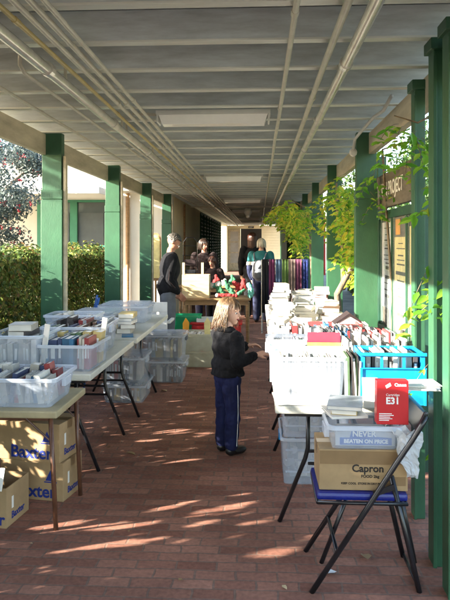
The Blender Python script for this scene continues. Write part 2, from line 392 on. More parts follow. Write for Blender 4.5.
# near right cluster of slim posts
def slim(x, y, w, d, label, top):
    t = thing('roof_post', label, 'post', (x,y,0), 0, 'slim green posts clustered at the right edge')
    MB().b2(0,w,-d/2,d/2,0,top,bevel=0.004).build('shaft', M['green'], t)
    MB().b2(-0.004,w*0.16,-d/2-0.012,-d/2+0.004,0.0,top-0.09,bevel=0.002).build('edge_batten', M['green'], t)
    MB().b2(-0.02,w*0.9,-d/2-0.03,d/2+0.01,top-0.06,top-0.005,bevel=0.004).build('cap_block', M['green'], t)
slim(0.885,3.74,0.06,0.09,'slimmest dark green post, rear one behind the blue crate',2.50)
slim(0.845,3.20,0.085,0.10,'slim green post right beside the folding chair backrest',2.565)
slim(0.835,2.92,0.14,0.10,'wide green post cut off by the right edge of the photo',2.565)

# ------------------------------------------------------------------ pipes
def pipe(x, z, r, m, label, y0=-2.5, y1=34, name='ceiling_pipe', extra=None):
    t = thing(name, label, 'pipe', (x,0,z), 0, 'pipes running along the walkway ceiling')
    pts = [(0,y0,0)]
    n = 30
    for i in range(1, n): pts.append((random.uniform(-1,1)*0.004, y0+(y1-y0)*i/n, random.uniform(-1,0.3)*0.004))
    pts.append((0,y1,0))
    if extra: pts = extra
    MB().tube(pts, r, 12).build('tube', m, t, smooth=True)
    y = y0+0.9+random.random()*0.5
    while y < min(y1, 22):
        MB().tube([(0,y-0.025,0),(0,y+0.025,0)], r*1.28, 12).build('coupling', m, t, smooth=False)
        if r > 0.02: MB().b2(-0.008,0.008,y+0.3,y+0.315,r*0.9,2.568-z).build('bracket', M['pipe'], t)
        y += 1.5 if r > 0.02 else 1.9
pipe(-1.10,2.475,0.030,M['silver'],'thick silver pipe on the left of the ceiling')
pipe(-1.00,2.485,0.0115,M['yellow'],'thin yellow gas pipe beside the thick silver pipe')
pipe(-0.935,2.50,0.014,M['pipe'],'first grey conduit right of the yellow pipe')
pipe(-0.88,2.50,0.014,M['pipe'],'second grey conduit right of the yellow pipe')
pipe(-0.82,2.50,0.012,M['pipe'],'third grey conduit right of the yellow pipe, nearest the lights')
pipe(-1.56,2.51,0.011,M['pipe'],'thin grey conduit nearest the left beam')
pipe(-1.30,2.51,0.011,M['pipe'],'thin grey conduit with a bend up into the ceiling, left of the silver pipe',extra=[(0,3.42,0.2),(0,3.42,0.03),(0.005,3.48,0.0),(0.003,12,0),(0,34,0)],y0=4)
pipe(-1.19,2.47,0.010,M['pipe'],'short bent grey conduit below the thick silver pipe',extra=[(0.02,5.6,0.2),(0.02,5.6,0.02),(0.02,5.7,0),(0,14,0),(0,34,0)],y0=6)
pipe(0.150,2.53,0.0135,M['pipe'],'slim grey pipe right of the ceiling lights')
pipe(0.345,2.51,0.017,M['pipe'],'middle grey pipe on the right of the ceiling')
pipe(0.445,2.49,0.027,M['silver'],'thick pale pipe on the right of the ceiling')
# cable and elbow under the right beam
t = thing('conduit', 'grey bent conduit dropping from the joists to the right post', 'conduit', (0.80,5.3,2.5))
MB().tube([(0.10,-0.9,0.07),(0.10,-0.6,0.03),(0.06,-0.45,0.015),(0.05,0.1,0.0),(0.03,0.3,-0.03),(0.03,0.38,-0.10)], 0.013, 10).build('tube', M['wire'], t, smooth=True)
MB().ell((0.03,0.40,-0.13),(0.035,0.03,0.04)).build('junction_box', M['wire'], t, smooth=True)

# ceiling lights
def make_light():
    t = thing('ceiling_light', '', 'ceiling light')
    MB().b2(-0.43,0.43,-0.085,0.085,0.035,0.068,bevel=0.004).build('housing', M['fixture'], t)
    mb = MB()
    mb.prism([(-0.41,-0.075,0.034),(-0.385,-0.055,-0.035),(-0.385,0.055,-0.035),(-0.41,0.075,0.034)], (0.79,0,0))
    bm = mb.bm
    for v in bm.verts:
        if v.co.z < 0 : v.co.x = max(-0.385, min(0.385, v.co.x))
    for v in bm.verts:
        if v.co.x > 0.3: v.co.x = 0.41 if v.co.z > 0 else 0.385
    mb.build('diffuser', M['diffuser'], t)
    MB().b2(-0.425,-0.412,-0.08,0.08,-0.02,0.034).build('end_cap', M['fixture'], t)
    MB().b2(0.412,0.425,-0.08,0.08,-0.02,0.034).build('end_cap', M['fixture'], t)
    MB().tube([(-0.44,0.0,0.05),(-0.62,0.0,0.055)], 0.011, 8).build('conduit', M['pipe'], t)
    return t
L0 = make_light()
lls = ['nearest unlit fluorescent ceiling light with long pale diffuser','second unlit ceiling light from the camera','third ceiling light down the walkway','fourth ceiling light from the camera','fifth ceiling light down the walkway','small ceiling light near the end wall','farthest ceiling light before the end wall']
for i, y in enumerate([4.85,9.35,14.3,18.8,23.4,28,32.5]):
    o = L0 if i == 0 else copy_tree(L0)
    o.location = (-0.37 if i else -0.345, y, 2.50); o['label'] = lls[i]; o['group'] = 'fluorescent lights under the walkway roof'
t = thing('hanging_lamp', 'small round glass lamp on a cross pipe in the middle distance', 'lamp', (-0.27,15.6,2.33))
MB().lathe([(0.0,0.10),(0.05,0.10),(0.09,0.03),(0.10,-0.02),(0.05,-0.09),(0.0,-0.10)]).build('shade', M['fixture'], t, smooth=True)
MB().tube([(-1.4,0,0.12),(1.1,0,0.12)], 0.014, 8).build('cross_pipe', M['pipe'], t)
MB().lathe([(0.0,-0.09),(0.05,-0.09),(0.055,-0.13),(0.0,-0.16)]).build('bulb', M['diffuser'], t, smooth=True)

# ------------------------------------------------------------------ buildings
b = thing('cream_building', 'pale rendered building with green framed window facing the walkway on the left', 'building', (-1.8,13.2,0))
# local origin at corner
MB().b2(-11,-2.85,0,0.25,0,3.3).build('wall', M['facade'], b)
MB().b2(-1.30,0.0,0,0.25,0,3.3).build('wall', M['facade'], b)
MB().b2(-2.85,-1.30,0,0.25,0,1.25).build('wall', M['facade'], b)
MB().b2(-2.85,-1.30,0,0.25,2.52,3.3).build('wall', M['facade'], b)
MB().b2(-0.25,-0.012,0.252,6.4,0,2.56).build('side_wall', M['wallcream'], b)
MB().b2(-11,-1.1,-1.7,-0.001,2.47,2.60,bevel=0.01).build('porch_roof', M['facade'], b)
MB().b2(-1.09,0.0,-0.5,-0.001,2.62,2.80,bevel=0.01).build('eave_board', M['facade'], b)
MB().b2(-11.2,0.0,-0.55,8,3.32,3.45).build('roof', M['roofing'], b)
w = MB().b2(-2.84,-2.74,-0.03,0.10,1.26,2.51).b2(-1.41,-1.31,-0.03,0.10,1.26,2.51).b2(-2.74,-1.41,-0.03,0.10,2.42,2.51).b2(-2.74,-1.41,-0.03,0.10,1.26,1.34).b2(-2.14,-1.99,-0.035,0.10,1.34,2.42).build('window', M['palegreen'], b)
MB().b2(-2.74,-2.14,0.03,0.04,1.34,2.42).build('pane', M['windowdark'], w)
MB().b2(-1.99,-1.41,0.03,0.04,1.34,2.42).build('pane', M['windowdark'], w)
MB().b2(-2.71,-2.17,0.015,0.026,1.40,2.20).b2(-1.96,-1.44,0.015,0.026,1.40,2.20).build('blind', M['blind'], w)
MB().b2(-2.9,-1.25,-0.07,0.0,1.17,1.245,bevel=0.006).build('sill', M['facade'], w)
mb = MB().b2(-1.72,-1.45,-0.015,-0.003,2.555,2.60)
mb.build('vent_grille', M['curtain'], b)
MB().tube([(-0.92,-0.06,0),(-0.92,-0.06,2.6)], 0.04, 12).build('downpipe', M['wood'], b)
MB().b2(-0.01,0.03,2.1,2.2,0.0,2.5).build('side_downpipe', M['wood'], b)
# shuttered dark green part of the left side
b2_ = thing('green_shutter_wall', 'dark green louvred shutters on the left beyond the cream wall', 'wall', (-1.83,19.7,0))
MB().b2(-0.2,0,0,11.3,0,2.556).build('wall_panel', M['darkgreen'], b2_)
for k in range(9):
    mb = MB()
    for j in range(18): mb.box((0.016, 0.62+k*1.2, 0.35+j*0.12), (0.012, 1.0, 0.09), (0,0.5,0))
    mb.b2(0.002,0.03,0.06+k*1.2,0.115+k*1.2,0.1,2.5).build('louvre_shutter', M['louvre'], b2_)
b3 = thing('end_wall', 'cream boarded wall closing the far end of the walkway', 'wall', (0,36.2,0))
mb = MB()
mb.b2(-2.2,-1.05,0,0.2,0,2.565).b2(0.15,1.4,0,0.2,0,2.565).b2(-1.05,0.15,0,0.2,2.38,2.565).build('wall', M['wallcream'], b3)
mb = MB()
for j in range(16): mb.box((0.75,-0.012,0.12+j*0.152), (1.2,0.02,0.14), (R(6),0,0))
mb.build('weatherboards', M['wallcream'], b3)
MB().b2(-1.05,0.15,0.5,0.6,0,2.5).build('dark_doorway', M['ink_black'], b3)
MB().b2(-2.2,-1.75,-1.5,-0.02,0,2.56).build('return_wall', M['wallcream'], b3)
f = MB().b2(-1.72,-1.62,-0.10,-0.04,0.05,2.34).b2(-1.16,-1.06,-0.10,-0.04,0.05,2.34).b2(-1.62,-1.16,-0.10,-0.04,2.22,2.34).b2(-1.62,-1.16,-0.10,-0.04,0.05,0.45).b2(-1.62,-1.16,-0.10,-0.04,1.0,1.06).b2(-1.62,-1.16,-0.10,-0.04,1.6,1.66).build('glazed_door', M['cream'], b3)
MB().b2(-1.62,-1.16,-0.08,-0.07,0.45,2.22).build('pane', M['curtain'], f)
MB().b2(-0.6,-0.3,-0.05,-0.01,2.41,2.52).build('exit_lightbox', M['ink_black'], b3)
text('EXIT', 0.1, M['ink_white'], b3, (-0.45,-0.053,2.465), (R(90),0,0))
# right side green board wall beyond the rack
b4 = thing('green_board_wall', 'dark green vertical boards lining the right side beyond the scarf rack', 'wall', (1.10,14.2,0))
MB().b2(0.03,0.12,0,20,0,2.5).build('backing', M['darkgreen'], b4)
for k in range(34): MB().b2(0,0.03,k*0.58+0.05,k*0.58+0.22,0,2.45,bevel=0.004).build('board', M['green'], b4)
# clerestory cable right far
# ------------------------------------------------------------------ notice case + sign
nb = thing('notice_case', 'green framed glazed notice case with posters under the timber sign', 'notice board', (1.16,4.45,0))
# plane X=0 local facing -X, runs +Y from 0 to 1.75
H0, H1 = 0.75, 1.86
mb = MB().b2(-0.03,0.05,0.0,0.07,0,H1).b2(-0.03,0.05,1.68,1.75,0,H1).b2(-0.03,0.05,0.07,1.68,H1-0.07,H1).b2(-0.03,0.05,0.07,1.68,H0,H0+0.06)
mb.b2(-0.014,0.010,0.58,0.64,H0+0.06,H1-0.07).b2(-0.014,0.010,1.13,1.19,H0+0.06,H1-0.07).build('frame', M['darkgreen'], nb)
MB().b2(0.052,0.09,0.0,1.75,H0,H1).b2(0.012,0.02,0.071,1.679,H0+0.061,H1-0.071).build('back_board', M['signboard'], nb)
for a, c in ((0.075,0.575),(0.645,1.125),(1.195,1.675)):
    MB().b2(-0.010,-0.006,a,c,H0+0.062,H1-0.072).build('pane', M['glass'], nb)
def poster(y0,y1,z0,z1,m,seed):
    o = MB().b2(0.004,0.011,y0,y1,z0,z1).build('poster', m, nb)
    r = random.Random(seed); mb = MB(); z = z1-0.05
    while z > z0+0.06:
        h = r.choice([0.008,0.012,0.03]); l = (y1-y0)*r.uniform(0.3,0.8)
        mb.b2(0.0022,0.0037,(y0+y1)/2-l/2,(y0+y1)/2+l/2,z-h,z); z -= h+r.uniform(0.02,0.06)
    mb.build('print_lines', M['ink_black'], o)
poster(1.20,1.67,0.98,1.76,M['poster2'],1); poster(0.65,1.12,0.92,1.62,M['poster1'],2); poster(0.08,0.57,0.92,1.70,M['poster1'],3)
MB().b2(-0.004,0.001,0.88,1.04,1.64,1.77).build('orange_sticker', M['orange'], nb)
MB().b2(-0.02,0.06,1.76,1.86,0,2.40,bevel=0.004).build('side_jamb', M['green'], nb)
sg = thing('timber_sign', 'weathered dark timber sign with white capitals above the notice case', 'sign', (1.12,4.5,2.07))
MB().b2(-0.02,0.03,0.10,1.80,-0.19,0.11,bevel=0.006).build('board', M['signboard'], sg)
text('TOWN PROJECT', 0.165, M['ink_white'], sg, (-0.0235,0.98,-0.04), (R(90),0,R(-90)), bold=0.002, sx=0.85)

# ------------------------------------------------------------------ tables
def fold_table(name, label, x0, x1, y0, y1, z, topm, legm, ys, style, group, th=0.045):
    t = thing(name, label, 'table', ((x0+x1)/2,(y0+y1)/2,0), 0, group)
    hx = (x1-x0)/2; hy = (y1-y0)/2
    MB().b2(-hx,hx,-hy,hy,z-th,z,bevel=0.009).build('tabletop', topm, t)
    MB().b2(-hx+0.05,hx-0.05,-hy+0.05,hy-0.05,z-th-0.025,z-th-0.001).build('apron', legm, t)
    cy = (y0+y1)/2
    for yy in ys:
        y = yy-cy
        if style == 'wishbone':
            for s in (-1,1):
                MB().tube([(s*(hx-0.19),y,z-th-0.02),(s*(hx-0.19),y,0.42),(s*(hx-0.175),y,0.36),(s*(hx-0.03),y,0.0)], 0.0125, 10).build('leg', legm, t, smooth=True)
            MB().tube([(-(hx-0.19),y,0.40),(hx-0.19,y,0.40)], 0.010, 8).tube([(-(hx-0.19),y,0.33),(hx-0.17,y,0.33)], 0.009, 8).build('crossbar', legm, t)
            MB().tube([(0,y,0.40),(0,y+(0.35 if y < 0 else -0.35),z-th-0.02)], 0.008, 8).build('brace', legm, t)
        else:
            for s in (-1,1):
                MB().tube([(s*(hx-0.05),y,z-th),(s*(hx-0.02),y,0.0)], 0.013, 10).build('leg', legm, t, smooth=True)
                MB().tube([(s*(hx-0.045),y,z-th-0.14),(s*(hx-0.19),y,z-th-0.01)], 0.006, 8).build('brace', legm, t)
    return t
fold_table('card_table','small tan folding table with brown tube legs at the left front',-1.80,-1.09,3.40,3.98,0.66,M['tanboard'],M['browntube'],[3.45,3.93],'straight','small tables',th=0.04)
fold_table('folding_table','long white folding table on the left, next to the tan table',-1.80,-1.07,4.02,5.44,0.735,M['tabletop'],M['blacksteel'],[4.35,5.18],'wishbone','white folding tables')
fold_table('folding_table','long white folding table on the left, the one beside the stacked clear tubs',-1.78,-1.05,5.47,7.35,0.745,M['tabletop'],M['blacksteel'],[5.72,6.68],'wishbone','white folding tables')
fold_table('folding_table','white folding table at the right front carrying clear tubs and the blue crate',0.085,0.84,3.36,5.10,0.72,M['tabletop'],M['blacksteel'],[3.62,4.85],'wishbone','white folding tables')
fold_table('folding_table','second white folding table on the right, loaded with pale book stacks',0.085,0.84,5.14,6.95,0.72,M['tabletop'],M['blacksteel'],[5.4,6.7],'wishbone','white folding tables')
fold_table('folding_table','third white folding table on the right, nearest the scarf rack',0.085,0.84,7.0,8.9,0.72,M['tabletop'],M['blacksteel'],[7.3,8.6],'wishbone','white folding tables')
t = thing('brace_bar','','x') ; bpy.data.objects.remove(t)
# wooden display table
def wood_table(label, x0,x1,y0,y1,z,m):
    t = thing('wooden_table', label, 'table', ((x0+x1)/2,(y0+y1)/2,0), 0, 'wooden tables of the gift stall')
    hx=(x1-x0)/2; hy=(y1-y0)/2
    MB().b2(-hx,hx,-hy,hy,z-0.03,z,bevel=0.006).build('tabletop', m, t)
    MB().b2(-hx+0.04,hx-0.04,-hy+0.04,hy-0.04,z-0.10,z-0.032).build('apron', m, t)
    for sx in (-1,1):
        for sy in (-1,1): MB().tube([(sx*(hx-0.05),sy*(hy-0.05),z-0.1),(sx*(hx-0.05),sy*(hy-0.05),0)], [0.028,0.02], 10).build('leg', m, t)
    return t
wood_table('wooden table in the walkway carrying the pale crate and red and green felt gifts',-1.12,-0.12,9.3,9.95,0.76,M['wood'])
wood_table('wooden table behind the gift table, set with pots and a wire rack',-1.35,-0.35,10.5,11.1,0.86,M['wood'])

# ------------------------------------------------------------------ books and tubs
def book(loc, size, m, rot=(0,0,0), label='', group='', name='book', title=False):
    """size = (thickness, width, height) standing upright"""
    th, w, h = size
    t = thing(name, label, 'book' if name=='book' else name, loc, 0, group); t.rotation_euler = rot
    MB().b2(-th/2,-th/2+0.0022,-w/2,w/2,0,h).b2(th/2-0.0022,th/2,-w/2,w/2,0,h).b2(-th/2+0.0022,th/2-0.0022,-w/2,-w/2+0.003,0,h).build('cover', m, t)
    MB().b2(-th/2+0.0024,th/2-0.0024,-w/2+0.0035,w/2-0.005,0.003,h-0.004).build('pages', M['papers'], t)
    if title:
        MB().b2(-th*0.25,th*0.25,-w/2-0.0006,-w/2-0.0001,h*0.35,h*0.8).build('spine_title', M['ink_white'], t)
    return t
def tub(label, x, y, z, w, d, h, m=None, rz=0, lid=False, group=None, name='storage_tub', latch=None, rimm=None, taper=0.9, ribs=False):
    m = m or M['clear']; rimm = rimm or M['rim']
    t = thing(name, label, 'plastic tub', (x,y,z), rz, group)
    mb = MB(); bm = mb.bm
    def ring(wx, dy, zz, r=0.03, n=4):
        vs = []
        for cx, cy, a0 in ((wx-r,dy-r,0),(-wx+r,dy-r,90),(-wx+r,-dy+r,180),(wx-r,-dy+r,270)):
            for k in range(n+1):
                a = R(a0+90*k/n); vs.append(bm.verts.new((cx+r*math.cos(a), cy+r*math.sin(a), zz)))
        return vs
    W, D = w/2, d/2; tp = taper
    rs = [ring(W*tp,D*tp,0.0), ring(W*(tp+(1-tp)*0.8),D*(tp+(1-tp)*0.8),h*0.8), ring(W*(tp+(1-tp)*0.8)+0.004,D*(tp+(1-tp)*0.8)+0.004,h*0.81), ring(W,D,h)]
    inn = [ring(W-0.003,D-0.003,h), ring(W*tp-0.003,D*tp-0.003,0.004)]
    seq = rs+inn
    for a, b_ in zip(seq[:-1], seq[1:]):
        n = len(a)
        for k in range(n): bm.faces.new((a[k],a[(k+1)%n],b_[(k+1)%n],b_[k]))
    bm.faces.new(rs[0][::-1]); bm.faces.new(inn[-1])
    mb.build('body', m, t, smooth=False)
    # rolled rim
    mb = MB(); pts = []
    r = 0.03
    for cx, cy, a0 in ((W-r,D-r,0),(-W+r,D-r,90),(-W+r,-D+r,180),(W-r,-D+r,270)):
        for k in range(5):
            a = R(a0+90*k/4); pts.append((cx+(r+0.006)*math.cos(a), cy+(r+0.006)*math.sin(a)))
    bm = mb.bm; n = len(pts)
    def rr(off, zz): return [bm.verts.new((px+off*(1 if px>0 else -1), py+off*(1 if py>0 else -1), zz)) for px, py in pts]
    a = [rr(0.002,h-0.018), rr(0.006,h-0.016), rr(0.006,h+0.001), rr(-0.006,h+0.003), rr(-0.007,h-0.003)]
    for q1, q2 in zip(a[:-1], a[1:]):
        for k in range(n): bm.faces.new((q1[k],q1[(k+1)%n],q2[(k+1)%n],q2[k]))
    mb.build('rim', rimm, t)
    if lid:
        lm = M['clear2']
        o = MB().b2(-W-0.008,W+0.008,-D-0.008,D+0.008,h+0.004,h+0.014,bevel=0.004).b2(-W+0.03,W-0.03,-D+0.03,D-0.03,h+0.0145,h+0.024,bevel=0.003).build('lid', lm, t)
    for s in (-1,1):
        MB().b2(s*(W+0.004)-0.012,s*(W+0.004)+0.012,-0.055,0.055,h-0.07,h-0.02,bevel=0.004).build('handle', latch if latch else rimm, t)
    if ribs:
        for zz in (0.25,0.5,0.72):
            MB().b2(-W*0.9,W*0.9,-D*(0.93)-0.007,-D*0.93+0.002,h*zz,h*zz+0.012,bevel=0.002).build('rib', rimm, t)
    return t
def row_books(x, y, z, w, d, n, hmin, hmax, label, group, along='x', palette=None, seed=0, name='book', tmin=0.6, lean=0.06, wid=None, title=True):
    r = random.Random(seed)
    ths = [r.uniform(tmin,1.4) for _ in range(n)]; s = sum(ths); ths = [a*w/s for a in ths]
    c = -w/2
    for a in ths:
        c += a/2; h = r.uniform(hmin,hmax); m = BM[r.choice(palette)] if palette else BM[r.randrange(len(BM))]
        ww = wid if wid else r.uniform(d*0.8,d)
        rot = (0, r.uniform(-lean,lean), r.uniform(-0.03,0.03)) if along == 'x' else (r.uniform(-lean,lean)-lean*0.6, 0, R(90)+r.uniform(-0.03,0.03))
        loc = (x+c, y+r.uniform(-0.01,0.01), z) if along == 'x' else (x+r.uniform(-0.01,0.01), y+c, z)
        if along != 'x':
            rot = Euler((0, r.uniform(0,lean)+lean*0.3, R(90)+r.uniform(-0.04,0.04)))
        book(loc, (a*0.94, ww, h), m, rot, label, group, name, title and r.random()<0.6)
        c += a/2
def stack_books(x, y, z, n, label, group, seed=0, palette=None, w=0.15, l=0.22, hmax=None, th=(0.018,0.045)):
    r = random.Random(seed); zz = z
    for i in range(n):
        t_ = r.uniform(*th); m = BM[r.choice(palette)] if palette else BM[r.randrange(len(BM))]
        ang = r.uniform(-0.3,0.3)
        # lying flat: thickness -> z, spine toward the walkway
        b_ = book((x+r.uniform(-0.01,0.01), y+r.uniform(-0.01,0.01), zz+t_/2+0.0008), (t_, w*r.uniform(0.72,1.12), l*r.uniform(0.75,1.1)), m, (0,0,0), label, group)
        b_.rotation_euler = (Matrix.Rotation(ang,3,'Z') @ Matrix.Rotation(R(90),3,'Z') @ Matrix.Rotation(R(90),3,'Y') ).to_euler()
        # shift so the book is centred over the stack
        off = (Matrix.Rotation(ang,3,'Z') @ Vector((0,-0.0,0)))
        v = b_.rotation_euler.to_matrix() @ Vector((0,0,l/2)); b_.location = b_.location - v
        zz += t_+0.0012
    return zz
PALE = [0,3,8,3,8,10]; PB=[1,4,7,10,8,0]
# --- left near table
tub('low clear tub of upright paperbacks on the tan table at the left front',-1.43,3.66,0.661,0.62,0.42,0.16,M['clear2'],group='clear tubs on the left tables')
row_books(-1.43,3.60,0.672,0.52,0.19,19,0.13,0.17,'paperback standing in the low front tub on the tan table','paperbacks in the low front tub',seed=3,palette=[8,3,8,10,0,4,1,3,2],lean=0.18)
row_books(-1.43,3.76,0.672,0.52,0.10,13,0.14,0.19,'paperback in the rear row of the low front tub on the tan table','rear paperbacks in the low front tub',seed=4,palette=[8,3,1,4,2,0,7],lean=0.22)
book((-1.71,3.56,0.674),(0.10,0.10,0.26),BM[0],(0,0,0.1),'thick cream book standing tallest in the low front tub','cream book')
# --- left white table 1
tub('clear tub at the left edge behind the tan table',-1.60,4.28,0.737,0.36,0.44,0.23,M['clear'],group='clear tubs on the left tables')
row_books(-1.60,4.2,0.745,0.28,0.20,9,0.16,0.20,'book standing in the clear tub at the left edge','books in the left edge tub',seed=5,palette=PALE,lean=0.05)
stack_books(-1.60,4.30,0.90,3,'book lying flat on top of the left edge tub','books lying on the left edge tub',seed=6,palette=[8,7,0])
tub('clear tub showing dark blue hardbacks at the front of the white table',-1.25,4.30,0.737,0.36,0.46,0.17,M['clear'],rz=-0.03,group='clear tubs on the left tables',latch=M['clear2'])
row_books(-1.31,4.22,0.745,0.20,0.20,5,0.185,0.20,'dark blue hardback in the tub at the front of the left white table','blue hardbacks',seed=8,palette=[4,1,4],lean=0.02)
row_books(-1.15,4.22,0.745,0.09,0.20,5,0.18,0.21,'thin red or pale book beside the blue hardbacks','thin books beside the hardbacks',seed=9,palette=[2,8,2,0],lean=0.02)
row_books(-1.25,4.42,0.745,0.30,0.12,6,0.18,0.22,'green or tan book at the back of the blue hardback tub','back row of the hardback tub',seed=10,palette=[5,6,5,10],lean=0.1)
for k,(x,y) in enumerate(((-1.42,4.12),(-1.13,4.5))):
    o = MB().b2(-0.004,0.004,-0.02,0.02,0,0.29).build('price_card', M['papers'], None, loc=(x,y,0.75), rz=0.3); o.rotation_euler=(0.1,0.08,1.2); tag(o, ['tall cream divider card left of the blue hardbacks','tall cream divider card at the back of the hardback tub'][k],'card','divider cards')
tub('large clear tub heaped with books in the middle of the left white table',-1.37,4.88,0.737,0.46,0.60,0.22,M['clear'],rz=0.04,group='clear tubs on the left tables')
row_books(-1.37,4.75,0.75,0.36,0.22,10,0.17,0.22,'book standing in the large heaped tub','books in the large heaped tub',seed=12,palette=[1,7,9,0,8,5],lean=0.08)
row_books(-1.37,5.02,0.75,0.36,0.22,10,0.19,0.24,'book in the far row of the large heaped tub','far books in the large heaped tub',seed=13,palette=[1,7,9,2,8,10],lean=0.14)
tub('clear tub with a tall rim beyond the heaped tub',-1.55,5.32,0.737,0.42,0.34,0.24,M['clear2'],rz=0.02,group='clear tubs on the left tables')
row_books(-1.55,5.3,0.75,0.34,0.22,10,0.18,0.25,'book in the tall rimmed tub','books in the tall rimmed tub',seed=14,palette=PALE,lean=0.05)
# table 2
zz=stack_books(-1.22,5.85,0.747,5,'book in the short stack on the second left table','short stack on the second left table',seed=15,palette=[0,9,8,6,10],w=0.16,l=0.23)
MB().b2(-0.05,0.05,-0.07,0.07,0,0.012).build('pamphlet', BM[4], None, loc=(-1.16,5.60,0.747), rz=0.2)
tag(bpy.data.objects['pamphlet'],'pale blue pamphlet lying before the short book stack','pamphlet')
tub('lidded clear tub on the second left table',-1.52,5.95,0.747,0.42,0.55,0.17,M['clear'],lid=True,group='clear tubs on the left tables')
row_books(-1.52,5.95,0.755,0.34,0.3,11,0.12,0.155,'book inside the lidded tub on the second left table','books in the lidded tub',seed=16)
tub('far clear tub with a lid at the end of the second left table',-1.40,6.75,0.747,0.50,0.5,0.17,M['clear2'],lid=True,group='clear tubs on the left tables')
stack_books(-1.42,6.35,0.747,4,'book in the low pile before the far lidded tub','low pile on the second left table',seed=18,palette=[3,8,7,0])
# under left tables / floor
tub('clear tub of paperbacks on the floor under the second left table, front one',-1.33,6.45,0.0,0.42,0.5,0.17,M['clear'],group='tubs on the floor',lid=True)
row_books(-1.33,6.40,0.01,0.34,0.3,11,0.12,0.15,'paperback in the front floor tub under the left table','front floor tub paperbacks',seed=21,palette=[9,0,6,7,8])
tub('clear tub standing on the front floor tub under the second left table',-1.35,6.47,0.196,0.42,0.5,0.24,M['clear'],group='tubs on the floor',lid=True)
row_books(-1.35,6.42,0.21,0.34,0.3,11,0.17,0.20,'paperback in the upper tub under the left table','upper tub paperbacks',seed=22,palette=[9,0,6,7,8,2])
tub('lower clear tub in the floor stack at the end of the left tables',-1.06,7.32,0.0,0.46,0.4,0.24,M['clear'],group='tubs on the floor',lid=True,taper=0.86)
row_books(-1.06,7.26,0.01,0.36,0.22,11,0.15,0.2,'book in the lower floor tub beyond the left tables','lower floor tub books',seed=23,palette=[9,7,0,8])
tub('upper lidded tub of brown paperbacks on the floor at the end of left tables',-1.08,7.34,0.268,0.48,0.42,0.26,M['clear'],group='tubs on the floor',lid=True,latch=M['greycloth'])
row_books(-1.08,7.28,0.28,0.38,0.22,9,0.18,0.22,'brown paperback in the upper floor tub beyond the left tables','upper floor tub books',seed=24,palette=[9,0,6,10,7])
tub('lower yellowish crate on the floor between the clear tubs and the child',-0.80,8.25,0.0,0.50,0.42,0.20,M['yclear'],group='yellowish crates on the floor',rimm=M['yclear'])
tub('upper yellowish crate holding folders between the clear tubs and the child',-0.80,8.25,0.204,0.54,0.44,0.215,M['yclear'],group='yellowish crates on the floor',rimm=M['yclear'])
row_books(-0.80,8.3,0.215,0.46,0.3,14,0.16,0.20,'folder standing in the upper yellowish crate','folders in the yellowish crate',seed=26,palette=[8,6,0,3])
for k,(x,c,lb) in enumerate(((-0.93,'orange','orange pointed price flag above the yellowish crate'),(-0.66,'poster1','cream price flag above the yellowish crate'))):
    o = MB().prism([(-0.035,0,0),(0.035,0,0),(0.045,0,0.18),(0.0,0,0.24),(-0.04,0,0.17)],(0,0.004,0)).build('price_flag', M[c], None, loc=(x,8.1+0.05*k,0.38)); tag(o, lb, 'flag','price flags')
tub('white crate on the floor right of the yellowish crates',-0.53,8.50,0.0,0.16,0.36,0.30,M['whiteplastic'],rimm=M['whiteplastic'],group='white crates on the floor')
# red low bench with white tray
t = thing('red_crate','red plastic crate behind the child, topped by a white tray','crate',(-0.55,8.95,0))
MB().b2(-0.38,0.30,-0.15,0.15,0,0.44,bevel=0.02).build('body', M['redcloth'], t)
MB().b2(-0.40,0.32,-0.17,0.17,0.442,0.475,bevel=0.008).build('rim', M['redcloth'], t)
t = thing('tray','white plastic tray lying on the red crate','tray',(-0.58,8.92,0.477))
mb=MB().b2(-0.28,0.28,-0.13,0.13,0,0.01).b2(-0.28,-0.27,-0.13,0.13,0.01,0.05).b2(0.27,0.28,-0.13,0.13,0.01,0.05).b2(-0.27,0.27,-0.13,-0.12,0.01,0.05).b2(-0.27,0.27,0.12,0.13,0.01,0.05).build('body', M['whiteplastic'], t)
t = thing('framed_picture','small grey framed picture standing on the white tray','picture frame',(-0.44,8.96,0.49))
MB().box((0,0,0.1),(0.16,0.015,0.20),(-0.15,0,0)).build('frame', M['curtain'], t)
MB().box((0,-0.011,0.1),(0.12,0.004,0.15),(-0.15,0,0)).build('picture', BM[1], t)
tub('green plastic tub behind the orange price flag',-1.04,9.05,0.28,0.42,0.35,0.27,M['greenplastic'],rimm=M['greenplastic'],name='green_tub')
tub('blue and clear tub under the green tub',-1.04,9.05,0.0,0.46,0.38,0.272,M['clear2'],name='storage_tub',group='tubs on the floor')
tub('pale blue tub right of the green tub under the gift table',-0.55,9.62,0.0,0.40,0.35,0.40,M['clear2'],name='storage_tub',group='tubs on the floor')

# white plastic chair
t = thing('plastic_chair','white moulded plastic chair at the end of the left tables','chair',(-1.32,7.85,0))
mb = MB(); 
mb.b2(-0.22,0.22,-0.2,0.2,0.41,0.435,bevel=0.01).build('seat', M['whiteplastic'], t)
bk = MB()
xs=[-0.22,-0.13,-0.10,-0.015,0.015,0.10,0.13,0.22]
bk.b2(-0.22,0.22,-0.225,-0.20,0.74,0.86,bevel=0.006).b2(-0.22,0.22,-0.225,-0.20,0.435,0.70,bevel=0.006)
for a,c in ((-0.22,-0.12),(-0.09,-0.02),(0.02,0.09),(0.12,0.22)): bk.b2(a,c,-0.223,-0.202,0.70,0.74)
bk.build('backrest', M['whiteplastic'], t)
for sx in (-1,1):
    MB().b2(sx*0.235-0.02,sx*0.235+0.02,-0.2,0.18,0.60,0.63,bevel=0.006).build('armrest', M['whiteplastic'], t)
    for sy in (-1,1): MB().tube([(sx*0.19,sy*0.17,0.41),(sx*0.23,sy*0.22,0)], [0.03,0.02], 8).build('leg', M['whiteplastic'], t)
